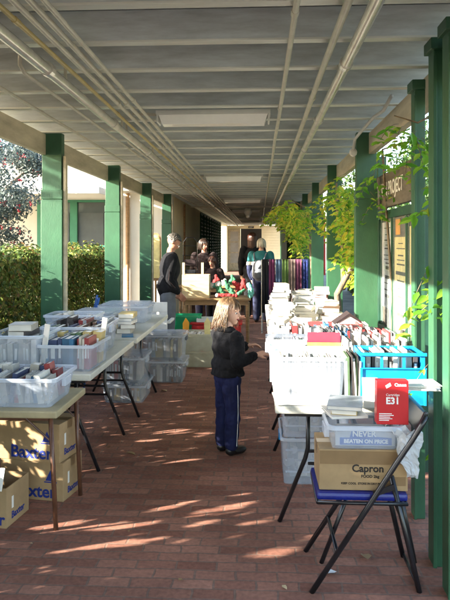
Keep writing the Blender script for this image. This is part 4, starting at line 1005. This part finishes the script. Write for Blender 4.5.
# right arm (near, toward camera side): shoulder -> elbow -> wrist
shR=(0.125,-0.005,0.875); elR=(0.165,-0.03,0.70); wrR=(0.175,0.135,0.745)
shL=(-0.125,0.0,0.875); elL=(-0.15,0.08,0.72); wrL=(-0.03,0.20,0.78)
for a,b_,c_ in ((shR,elR,wrR),(shL,elL,wrL)):
    sk += [('c',a,0.036,b_,0.028),('c',b_,0.027,c_,0.019)]
sk += hand_prims(wrR,(0.25,0.9,0.15),(-0.3,0.1,-1),0.82,0.45,1)+hand_prims(wrL,(0.35,0.85,0.1),(0.3,0.1,-1),0.82,0.45,-1)
bd = remesh('body', sk, 0.0042, M['skin'], ch, 2)
face_parts(T, s, ch, True)
strands('hair', hc, s, R(-62), M['hair_blond'], ch, n=1700, length=0.84, face_gap=66, wid=0.011, flare=0.38, curl=0.10, pitch=R(-4), seed=3, rad=(0.37,0.45,0.43))
jk=[('e',(0,-0.01,0.80),(0.135,0.098,0.15)),('e',(0,-0.005,0.66),(0.138,0.104,0.12)),('e',(0,0,0.90),(0.085,0.066,0.055)),('c',(0.02,0.0,0.60),0.115,(-0.02,0,0.60),0.115)]
for a,b_,c_ in ((shR,elR,wrR),(shL,elL,wrL)):
    cc=tuple(Vector(b_).lerp(Vector(c_),0.86))
    jk += [('c',a,0.056,b_,0.049),('c',b_,0.048,cc,0.038)]
remesh('jacket', jk, 0.007, M['blackcloth'], ch, 3, cuts=[((0,0,0.585),(0,0,-1))], noise=0.03, nscale=14)
MB().tube([(0.055,0.03,0.90),(0.075,-0.03,0.925),(0,-0.075,0.935),(-0.075,-0.03,0.925),(-0.055,0.03,0.90)],[0.014,0.02,0.022,0.02,0.014],8).build('collar', M['blackcloth'], ch, smooth=True)
tr=[('e',(0,0,0.58),(0.112,0.090,0.09)),('c',(0.052,0,0.56),0.073,(0.060,0.005,0.32),0.057),('c',(0.060,0.005,0.32),0.056,(0.060,-0.005,0.075),0.052),
    ('c',(-0.052,0,0.56),0.073,(-0.064,0.01,0.32),0.057),('c',(-0.064,0.01,0.32),0.056,(-0.068,0.0,0.075),0.052)]
remesh('trousers', tr, 0.006, M['navycloth'], ch, 2, cuts=[((0,0,0.045),(0,0,-1))], noise=0.028, nscale=13)
MB().tube([(0.126,0.0,0.56),(0.126,0.005,0.44),(0.121,0.01,0.32),(0.120,0.005,0.2),(0.117,0.0,0.08)],0.0022,6).build('side_stripe', M['ink_white'], ch)
for sx,yy in ((0.058,0.02),(-0.066,0.025)):
    remesh('shoe', [('e',(sx,yy-0.03,0.035),(0.034,0.045,0.036)),('e',(sx,yy+0.045,0.028),(0.036,0.065,0.028))], 0.006, M['shoe'], ch, 1, cuts=[((0,0,0.002),(0,0,-1))])

def adult(label, loc, rz, H, top, bottom, hair, headyaw=0, headpitch=0, long=0.4, skin='skin', flare=0.0, armR=None, armL=None, coat=False, face_gap=55, lean=0.0, n=420, rad=(0.37,0.44,0.42), hipw=1.0, seat=None, jl=0.50, gap=None):
    t = thing('person', label, 'person', loc, rz)
    k=H/1.75; s=0.235*k if not seat else 0.21
    V=lambda x,y,z:(x*k,y*k,z*k)
    ln=lean
    hc=V(0,0.03+ln*1.2,1.615 - ln*0.15)
    hp,T=head_prims(hc,s,headyaw,headpitch)
    sk=[*hp,('c',V(0,ln,1.50),0.055*k,V(0,ln*0.9,1.42),0.06*k),('e',V(0,ln*0.7,1.25),(0.17*k,0.11*k,0.22*k)),('e',V(0,0,0.98),(0.155*k,0.11*k,0.13*k))]
    hipz=0.92
    for sx in (-1,1):
        sk+=[('c',V(sx*0.08,0,hipz),0.085*k,V(sx*0.09,0.015,0.50),0.06*k),('c',V(sx*0.09,0.015,0.5),0.055*k,V(sx*0.095,-0.01,0.08),0.038*k)]
    aR=armR or (V(0.19,ln*0.8,1.40),V(0.24,-0.02,1.12),V(0.22,0.10,0.88))
    aL=armL or (V(-0.19,ln*0.8,1.40),V(-0.24,-0.02,1.12),V(-0.22,0.10,0.88))
    for a in (aR,aL): sk+=[('c',a[0],0.05*k,a[1],0.04*k),('c',a[1],0.037*k,a[2],0.026*k)]
    for a,sd in ((aR,1),(aL,-1)):
        d=Vector(a[2])-Vector(a[1]); sk+=hand_prims(a[2],d,(-0.6*sd,0.3,0),1.15*k,0.4,sd)
    remesh('body',sk,0.0065,M[skin],t,1)
    face_parts(T,s,t)
    if hair: strands('hair',hc,s,headyaw,M[hair],t,n=n,length=long,pitch=headpitch,face_gap=face_gap,wid=0.03,flare=flare,seed=int(H*100),rad=rad)
    tm=M[top]; tp=[('e',V(0,ln*0.7,1.25),(0.205*k,0.145*k,0.22*k)),('e',V(0,0.0,1.0),(0.195*hipw*k,0.15*hipw*k,0.20*k)),('e',V(0,ln*0.9,1.41),(0.12*k,0.09*k,0.07*k))]
    if coat: tp.append(('c',V(0,0,0.95),0.17*k,V(0,0,0.62),0.18*k))
    for a in (aR,aL): tp+=[('c',a[0],0.078*k,a[1],0.066*k),('c',a[1],0.064*k,tuple(Vector(a[1]).lerp(Vector(a[2]),0.9)),0.048*k)]
    remesh('jacket',tp,0.012,tm,t,3,cuts=[((0,0,(0.55 if coat else 0.84)*k),(0,0,-1))],noise=0.03,nscale=6)
    bt=[('e',V(0,0,0.93),(0.17*k,0.13*k,0.12*k))]
    for sx in (-1,1): bt+=[('c',V(sx*0.085,0,0.9),0.105*k,V(sx*0.10,0.015,0.50),0.080*k),('c',V(sx*0.10,0.015,0.5),0.078*k,V(sx*0.105,-0.01,0.09),0.068*k)]
    remesh('trousers',bt,0.011,M[bottom],t,2,cuts=[((0,0,0.04*k),(0,0,-1))],noise=0.02,nscale=6)
    for sx in (-1,1): remesh('shoe',[('e',V(sx*0.10,0.0,0.045),(0.045*k,0.07*k,0.05*k)),('e',V(sx*0.105,0.09,0.035),(0.048*k,0.10*k,0.036*k))],0.01,M['shoe'],t,1,cuts=[((0,0,0.002),(0,0,-1))])
    return t,k,T,s
# man at the left, facing right with bowed head
k=1.70/1.75
man,_,T,s = adult('balding grey haired man in dark jacket looking down, hands in pockets at the left','',0,1,'blackcloth','greycloth',None) if False else adult('balding grey haired man in dark jacket and grey trousers looking down at the left tables',(-1.24,8.62,0),R(-72),1.72,'blackcloth','greycloth','hair_grey',headyaw=R(-14),headpitch=R(-38),long=0.16,skin='skin2',lean=0.05,armR=((0.19*k,0.04,1.40*k),(0.25*k,-0.03,1.12*k),(0.19*k,0.12,0.93*k)),armL=((-0.19*k,0.04,1.40*k),(-0.24*k,0.0,1.12*k),(-0.18*k,0.14,0.92*k)),n=900,face_gap=74,rad=(0.35,0.415,0.395))
MB().tube([(0.225,0.02,1.40),(0.285,-0.02,1.22),(0.315,-0.04,1.08),(0.27,0.06,0.98)],0.004,6).build('sleeve_piping', M['maroon'], man)
for sx in (-1,1):
    MB().tube([T((sx*0.125+0.07*math.cos(R(a)),0.40,0.0+0.055*math.sin(R(a)))) for a in range(0,361,45)],0.003,6).build('glasses_rim', M['silver'], man)
# dark haired tall woman with her back to the camera
adult('tall person with long auburn dark hair and black coat seen from behind',(-0.13,13.3,0),R(8),1.80,'blackcloth','blackcloth','hair_red',long=1.25,face_gap=50,headyaw=R(-25),coat=True,n=520)
wm,k,T,s = adult('white haired person in teal and navy jacket with a grey backpack, seen from behind',(0.04,12.7,0),R(-12),1.67,'navy2','navy2','hair_white',long=0.50,headyaw=R(20),headpitch=R(-5),face_gap=60,flare=0.25,n=520,hipw=1.1)
# yoke and band of the jacket
remesh('teal_yoke',[('e',(0,0,1.26),(0.205,0.150,0.16)),('e',(0,0.0,1.36),(0.13,0.10,0.07)),('c',(0.19*k,0,1.40*k),0.082,(0.215*k,-0.01,1.26*k),0.077),('c',(-0.19*k,0,1.40*k),0.082,(-0.215*k,-0.01,1.26*k),0.077)],0.012,M['teal'],wm,2,cuts=[((0,0,1.19),(0,0,-1))])
remesh('white_band',[('e',(0,0,1.15),(0.210,0.158,0.15)),('c',(0.215*k,-0.01,1.28*k),0.076,(0.24*k,-0.02,1.15*k),0.073),('c',(-0.215*k,-0.01,1.28*k),0.076,(-0.24*k,-0.02,1.15*k),0.073)],0.012,M['plush_w'],wm,2,cuts=[((0,0,1.135),(0,0,-1)),((0,0,1.20),(0,0,1))])
bp = thing('backpack','grey backpack worn by the white haired person','backpack',(0.00,12.52,0.86),R(-12))
remesh('body',[('e',(0,0,0.17),(0.145,0.085,0.21)),('e',(0,-0.02,0.10),(0.135,0.08,0.12))],0.011,M['greypack'],bp,2,noise=0.02)
remesh('pocket',[('e',(0,-0.075,0.10),(0.10,0.04,0.09))],0.011,M['greycloth'],bp,2)
for sx in (-1,1): MB().tube([(sx*0.09,0.0,0.36),(sx*0.12,0.10,0.50),(sx*0.14,0.2,0.52)],0.015,6).build('strap', M['greypack'], bp)
# stallholder standing behind and seated one
adult('dark haired stallholder standing behind the rear gift table',(-1.02,11.9,0),R(170),1.66,'maroon','navy2','hair_dark',long=0.6,face_gap=50,skin='skin2',headyaw=R(50),headpitch=R(-10))
adult('shorter person with red brown hair bending over the rear gift table',(-0.82,11.55,0),R(160),1.34,'maroon','blackcloth','hair_red',long=0.45,face_gap=50,skin='skin2',headpitch=R(-25),lean=0.05)

# ------------------------------------------------------------------ vegetation
M['hedgeleaf'] = leafmat('hedge_leaves',[(0.03,0.05,0.014),(0.08,0.13,0.03),(0.14,0.21,0.05),(0.26,0.28,0.07),(0.18,0.09,0.035)],0.35)
M['vineleaf'] = leafmat('vine_leaves',[(0.12,0.30,0.03),(0.26,0.50,0.05),(0.42,0.62,0.07),(0.62,0.66,0.09),(0.78,0.62,0.08)],0.6)
M['vineleaf_g'] = leafmat('vine_leaves_green',[(0.09,0.27,0.03),(0.17,0.42,0.04),(0.28,0.50,0.05),(0.42,0.50,0.06)],0.55)
M['berryleaf'] = leafmat('berry_tree_leaves',[(0.05,0.07,0.07),(0.09,0.12,0.11),(0.18,0.21,0.18)],0.3)
M['treeleaf'] = leafmat('tree_leaves',[(0.03,0.07,0.015),(0.06,0.11,0.03),(0.10,0.15,0.04)],0.3)
M['berry'] = mat('red_berries',(0.40,0.02,0.03),0.4,0.2,10)
SUNV = np.array([math.sin(R(67)), math.cos(R(67)), -0.36*math.sin(R(67))]); SUNV /= np.linalg.norm(SUNV)
# hedge leaves cut away along sun rays to lay chosen sun patches
GAPS=[]
for px,py in ((37,536),(52,530),(64,531),(87,531),(104,529),(131,528),(143,544),(149,502),(160,506),(172,501),(186,503),(199,500),(168,510),(205,523),(236,494),(131,482),(93,479),(104,484),(246,536),(274,552),(146,442),(203,434),(180,434),(120,497),(215,512),(60,556),(110,548),(172,432),(226,470),(185,462),(238,505),(262,520),(190,414),(176,402)):
    y_=1.57*640/(py-243); GAPS.append(((px-259)*y_/640,y_,0.0,random.uniform(0.016,0.044)))
for px,py in ((20,452),(8,446),(14,458),(50,450),(44,455),(36,476),(40,500),(53,497),(30,461),(4,470),(8,500),(33,438)):
    GAPS.append(((px-259)*3.85/640,3.85,1.57-(py-243)*3.85/640,random.uniform(0.012,0.026)))
for px,py in ((40,385),(55,392),(20,380),(62,350)): GAPS.append(((px-259)*3.45/640,3.45,1.57-(py-243)*3.45/640,0.045))
def hedge(label, x0,x1,y0,y1,h,n,seed, lsz=0.045):
    t = thing('hedge',label,'hedge',((x0+x1)/2,(y0+y1)/2,-0.05),0,'clipped hedges beside the walkway'); hx=(x1-x0)/2; hy=(y1-y0)/2
    u=rng.random((n,3)); face=rng.random(n)
    p=np.empty((n,3)); nr=rng.normal(size=(n,3))*0.55
    dep=np.abs(rng.normal(size=n))*0.09
    tot=2*hy*h*2+2*hx*2*hy+2*hx*h*2; f1=2*hy*h/tot; f2=2*f1; f3=f2+4*hx*hy/tot
    X=(u[:,0]*2-1)*hx; Y=(u[:,1]*2-1)*hy; Z=u[:,2]*h
    bulge=0.06*np.sin(Y*2.1+Z*2)+0.04*np.sin(Y*5.3+Z*4+1)
    a=face<f1; p[a]=np.stack([hx-dep+bulge,Y,Z],1)[a]; nr[a]+=[1,0,0.3]
    b_=(face>=f1)&(face<f2); p[b_]=np.stack([-hx+dep+bulge,Y,Z],1)[b_]; nr[b_]+=[-1,0,0.3]
    c_=(face>=f2)&(face<f3); p[c_]=np.stack([X,Y,h-dep+bulge*0.8+0.04*np.sin(Y*9+X*7)+0.10*rng.random(n)**4],1)[c_]; nr[c_]+=[0,0,1]
    d=(face>=f3); sgn=np.where(u[:,1]>0.5,1,-1); p[d]=np.stack([X,sgn*(hy-dep),Z],1)[d]; nr[d]+=np.stack([0*sgn,sgn,0*sgn],1)[d]
    keep=np.ones(n,bool); pw=p+np.array([(x0+x1)/2,(y0+y1)/2,-0.05])
    if x1 < 0:
        for gx,gy,gz,gr in GAPS:
            v=pw-np.array([gx,gy,gz]); al=v@SUNV; dist=np.linalg.norm(v-al[:,None]*SUNV,axis=1)
            keep&=~((dist<gr+lsz*0.25)&(al<0))
    p=p[keep]; nr=nr[keep]; m_=len(p)
    L=rng.uniform(0.6,1.5,m_)*lsz; leafmesh('foliage',p,nr,L,L*rng.uniform(0.5,0.75,m_),M['hedgeleaf'],t)
    mb=MB(); r=random.Random(seed); yy=-hy+0.1
    while yy<hy-0.05:
        x=r.uniform(-hx*0.4,hx*0.4)
        for q in range(4): mb.tube([(x,yy,0),(x+r.uniform(-0.1,0.1),yy+r.uniform(-0.1,0.1),h*0.4),(x+r.uniform(-hx*0.8,hx*0.8),yy+r.uniform(-0.3,0.3),h*0.9)],[0.02,0.012,0.004],5)
        yy+=0.3
    mb.build('stems', M['bark'], t)
hedge('clipped leafy hedge outside the left posts with a sunlit top',-3.15,-2.42,3.0,10.6,1.47,92000,1)
hedge('unseen hedge stretch added left of the tan table for dappled shade',-3.2,-2.5,1.80,2.97,1.66,17000,2,0.055)  # added out of view, its height set for the shade it casts
hedge('unseen tallest hedge stretch added left of the camera to shade the chair',-3.2,-2.5,-3.5,1.78,2.06,56000,3,0.06)  # added out of view, raised so its shadow covers the chair's load
hedge('low hedge along the garden outside the right posts',3.0,3.9,3.0,22.0,1.25,30000,4,0.08)
def tree(name,label,cat,loc,trunk,centers,radii,n,lsz,lm,limbs=6,tr=0.12,seed=0,group=None,berries=0,up=0.4):
    t=thing(name,label,cat,loc,0,group); r=random.Random(seed)
    mb=MB(); mb.tube([(0,0,-0.1),(0.03,0.02,trunk*0.5),(0,0.05,trunk)],[tr,tr*0.8,tr*0.6],10)
    for c_,q in list(zip(centers,radii))[:limbs+6]:
        mid=Vector((0,0.05,trunk)).lerp(Vector(c_),0.55)+Vector((r.uniform(-.1,.1),r.uniform(-.1,.1),0.1))
        mb.tube([(0,0.05,trunk*0.95),mid,c_],[tr*0.5,tr*0.3,tr*0.1],6)
    mb.build('trunk',M['bark'],t,smooth=True)
    p,nr=clumps(n,centers,radii,up); L=rng.uniform(0.6,1.4,n)*lsz
    leafmesh('crown',p,nr,L,L*0.5,lm,t)
    if berries:
        mb=MB(); pb,_=clumps(berries,centers,radii)
        for q in pb: 
            for w_ in range(3): mb.ell((q[0]+r.uniform(-.03,.03),q[1]+r.uniform(-.03,.03),q[2]+r.uniform(-.03,.03)),(0.016,)*3,sub=1)
        tag(mb.build('berries',M['berry'],t,smooth=True),kind='stuff')
    return t
r=random.Random(4)
cs=[(r.uniform(-1.5,1.25),r.uniform(-1,1),r.uniform(1.65,3.3)) for _ in range(30)]
tree('berry_tree','tree with grey green leaves and red berries beyond the hedge on the left','tree',(-4.95,10.3,0),1.6,cs,[(0.38,0.38,0.26)]*30,17000,0.06,M['berryleaf'],seed=1,berries=260)
# unseen tree added sunward, its low clumps placed to shade child and post
cs=[(r.uniform(-1.6,1.2),r.uniform(-2.4,2.4),r.uniform(4.6,6.0)) for _ in range(9)]+[(0.2,2.6,3.0),(-0.3,2.45,3.2),(0.3,2.8,2.85),(0,4.0,3.3),(0.2,4.5,3.9),(-0.2,4.8,3.0)]
tree('added_shade_tree','unseen tree added behind and left of the camera to cast leaf shade','tree',(-6.6,-0.8,0),1.4,cs,[(0.6,0.6,0.3)]*9+[(0.4,0.35,0.28)]*3+[(0.45,0.3,0.25)]*3,3300,0.12,M['treeleaf'],seed=2)
# right side trees
for i,(x,y,hh,n) in enumerate(((4.5,9,4.0,9000),(5.5,14.5,4.5,9000),(3.6,19,4.2,8000),(6.5,5.5,4.2,8000))):
    cs=[(r.uniform(-1.6,1.6),r.uniform(-1.6,1.6),r.uniform(1.4,hh)) for _ in range(22)]
    tree('garden_tree',['leafy tree outside right, seen past the yellow vine','leafy tree outside right in the middle distance','leafy tree outside right at the far end','leafy tree outside right above the notice case'][i],'tree',(x,y,0),1.3,cs,[(0.6,0.6,0.45)]*22,n,0.11,M['treeleaf'],seed=5+i,group='trees right of the walkway')
hedge_r = None
# wisteria on right posts
def sprig(mbpts, start, d, n, L):
    pass
def vine(label, loc, stems, sprigs, lm, lsz=0.085, seed=0):
    t=thing('wisteria_vine',label,'vine',loc,0,'vines on the right posts'); r=random.Random(seed)
    mb=MB()
    for pts,rad in stems:
        mb.tube(pts,rad,8)
    P=[];Nn=[];A=[];LL=[]
    for (c_,rad,n) in sprigs:
        for i in range(n):
            o_=Vector((r.gauss(0,rad[0]*0.5),r.gauss(0,rad[1]*0.5),r.gauss(0,rad[2]*0.5)))
            s0=Vector(c_)+o_; dr=Vector((r.uniform(-1,1),r.uniform(-1,1),r.uniform(-0.9,0.1))).normalized()
            ln=r.uniform(0.12,0.24); pts=[]
            for j in range(5):
                u=j/4; pts.append(s0+dr*ln*u+Vector((0,0,-0.10*u*u)))
            mb.tube([tuple(q) for q in pts],0.0018,3)
            side=dr.cross(Vector((0,0,1)))
            if side.length<0.1: side=Vector((1,0,0))
            side.normalize()
            for j in range(1,5):
                for sg_ in (-1,1):
                    ax=(side*sg_*0.8+dr*0.45+Vector((0,0,-0.65))).normalized()
                    l=lsz*r.uniform(0.5,1.35)
                    P.append(pts[j]+ax*l*0.5); A.append(ax); LL.append(l); Nn.append(Vector((r.uniform(-.6,.6),-0.6+r.uniform(-.6,.6),0.8)))
            ax=(dr+Vector((0,0,-0.7))).normalized(); P.append(pts[4]+ax*lsz*0.5); A.append(ax); LL.append(lsz*1.1); Nn.append(Vector((0,-0.4,0.9)))
    mb.build('stem',M['bark'],t,smooth=True)
    if P:
        LL=np.array(LL); leafmesh('foliage',np.array(P),np.array(Nn),LL,LL*0.42,lm,t,axis=np.array(A))
    return t
vine('green leaved vine twining round the slim posts at the right edge',(0.93,3.38,0),
     [([(0.02,0,0),(0.06,0.02,0.5),(0.0,-0.03,0.9),(0.06,0.0,1.3),(0.0,0.03,1.6),(0.04,-0.02,2.0),(-0.02,0.02,2.3)],[0.013,0.012,0.010,0.010,0.009,0.008,0.006]),
      ([(0.05,0,0.9),(-0.01,0.03,1.2),(0.05,0.03,1.45),(0.02,-0.02,1.7)],[0.008,0.007,0.006,0.005]),
      ([(0.0,0.03,2.25),(-0.1,0.02,2.20),(-0.22,0.03,2.24)],[0.006,0.005,0.003]),
      ([(0.0,0.0,1.85),(-0.06,-0.12,1.75),(-0.03,-0.10,1.5)],[0.004,0.004,0.003])],
     [((-0.10,0.1,2.17),(0.14,0.08,0.05),13),((-0.0,-0.12,1.45),(0.07,0.06,0.10),11),((-0.0,-0.06,1.68),(0.05,0.05,0.08),3),((-0.03,-0.08,1.30),(0.05,0.05,0.06),3),((0.03,-0.05,0.75),(0.04,0.04,0.10),3),((0.05,-0.02,1.9),(0.05,0.03,0.1),3),((-0.05,-0.05,0.95),(0.03,0.04,0.06),2)],M['vineleaf_g'],0.075,seed=1)
vine('leaf tufts of vine around the broad post and the timber sign',(0.98,5.6,0),
     [([(0.15,0.1,0),(0.18,0.0,1.0),(0.12,0.05,2.0),(0.05,-0.2,2.35),(0.1,-0.8,2.32)],[0.014,0.013,0.01,0.008,0.004])],
     [((0.08,0.0,1.98),(0.10,0.12,0.06),4),((0.10,-0.85,2.16),(0.06,0.12,0.05),3),((-0.03,-0.1,2.06),(0.06,0.1,0.08),5),((0.12,-0.55,2.36),(0.1,0.2,0.04),4)],M['vineleaf_g'],0.075,seed=2)
vine('big yellow green wisteria with a pale curved trunk between the right posts',(1.05,7.6,0),
     [([(-0.02,0.4,0),(-0.06,0.3,0.55),(-0.10,0.25,0.95),(0.02,0.1,1.22),(0.14,-0.2,1.45),(0.16,-0.6,1.75),(0.10,-0.9,2.1)],[0.05,0.045,0.04,0.036,0.03,0.022,0.012]),
      ([(-0.02,0.3,1.0),(0.0,0.5,1.5),(-0.06,0.6,2.0),(-0.1,0.3,2.3)],[0.03,0.025,0.02,0.01])],
     [((random.uniform(-0.1,0.16),random.uniform(-1.0,1.7),random.uniform(1.85,2.28)),(0.12,0.26,0.10),16) for _ in range(12)]+[((random.uniform(0.0,0.16),random.uniform(-0.9,0.9),random.uniform(1.40,1.9)),(0.08,0.14,0.26),12) for _ in range(13)],M['vineleaf'],0.085,seed=3)
vine('farther yellow green wisteria hanging from the right beam over the scarf rack',(0.90,11.9,0),
     [([(0.1,0,0),(0.08,0.1,1.2),(0.0,0,2.2),(-0.3,-0.2,2.35)],[0.04,0.03,0.02,0.008])],
     [((random.uniform(-0.55,0.1),random.uniform(-1.6,2.4),random.uniform(1.95,2.22)),(0.2,0.4,0.10),13) for _ in range(12)]+[((random.uniform(-0.3,0.12),random.uniform(-1.4,1.6),random.uniform(1.6,1.95)),(0.08,0.2,0.22),9) for _ in range(9)],M['vineleaf'],0.09,seed=4)

# ------------------------------------------------------------------ light, world, camera
AZ, EL = R(67), math.atan(0.36*math.sin(R(67)))
d = Vector((math.sin(AZ)*math.cos(EL), math.cos(AZ)*math.cos(EL), -math.sin(EL)))
sl = bpy.data.lights.new('sun','SUN'); sl.energy = 4.7; sl.angle = R(0.5); sl.color = (1.0,0.93,0.80)
so = bpy.data.objects.new('sun', sl); C.objects.link(so); so.rotation_euler = (-d).to_track_quat('Z','Y').to_euler(); so.location=(-10,-10,8)
w = bpy.data.worlds.new('World'); S.world = w; w.use_nodes = True; nt = w.node_tree
bg = nt.nodes['Background']; sky = nt.nodes.new('ShaderNodeTexSky'); sky.sky_type='NISHITA'; sky.sun_disc=False
sky.sun_elevation = EL; sky.sun_rotation = math.atan2(-d.x, -d.y)
nt.links.new(sky.outputs[0], bg.inputs[0]); bg.inputs[1].default_value = 0.15
cam = bpy.data.cameras.new('camera'); co = bpy.data.objects.new('camera', cam); C.objects.link(co)
cam.sensor_fit='VERTICAL'; cam.sensor_height=36; cam.lens=640/600*36; cam.shift_y=-(300-243)/600; cam.clip_end=600; cam.clip_start=0.05
co.location=(0,0,1.57); co.rotation_euler=(R(90),0,math.atan(34/640))
S.camera=co
S.view_settings.view_transform='Standard'; S.view_settings.look='None'; S.view_settings.gamma=1; S.view_settings.exposure=2.8; S.view_settings.use_curve_mapping=False
S.render.engine='CYCLES'; S.cycles.max_bounces=10; S.cycles.diffuse_bounces=6; S.cycles.transparent_max_bounces=24
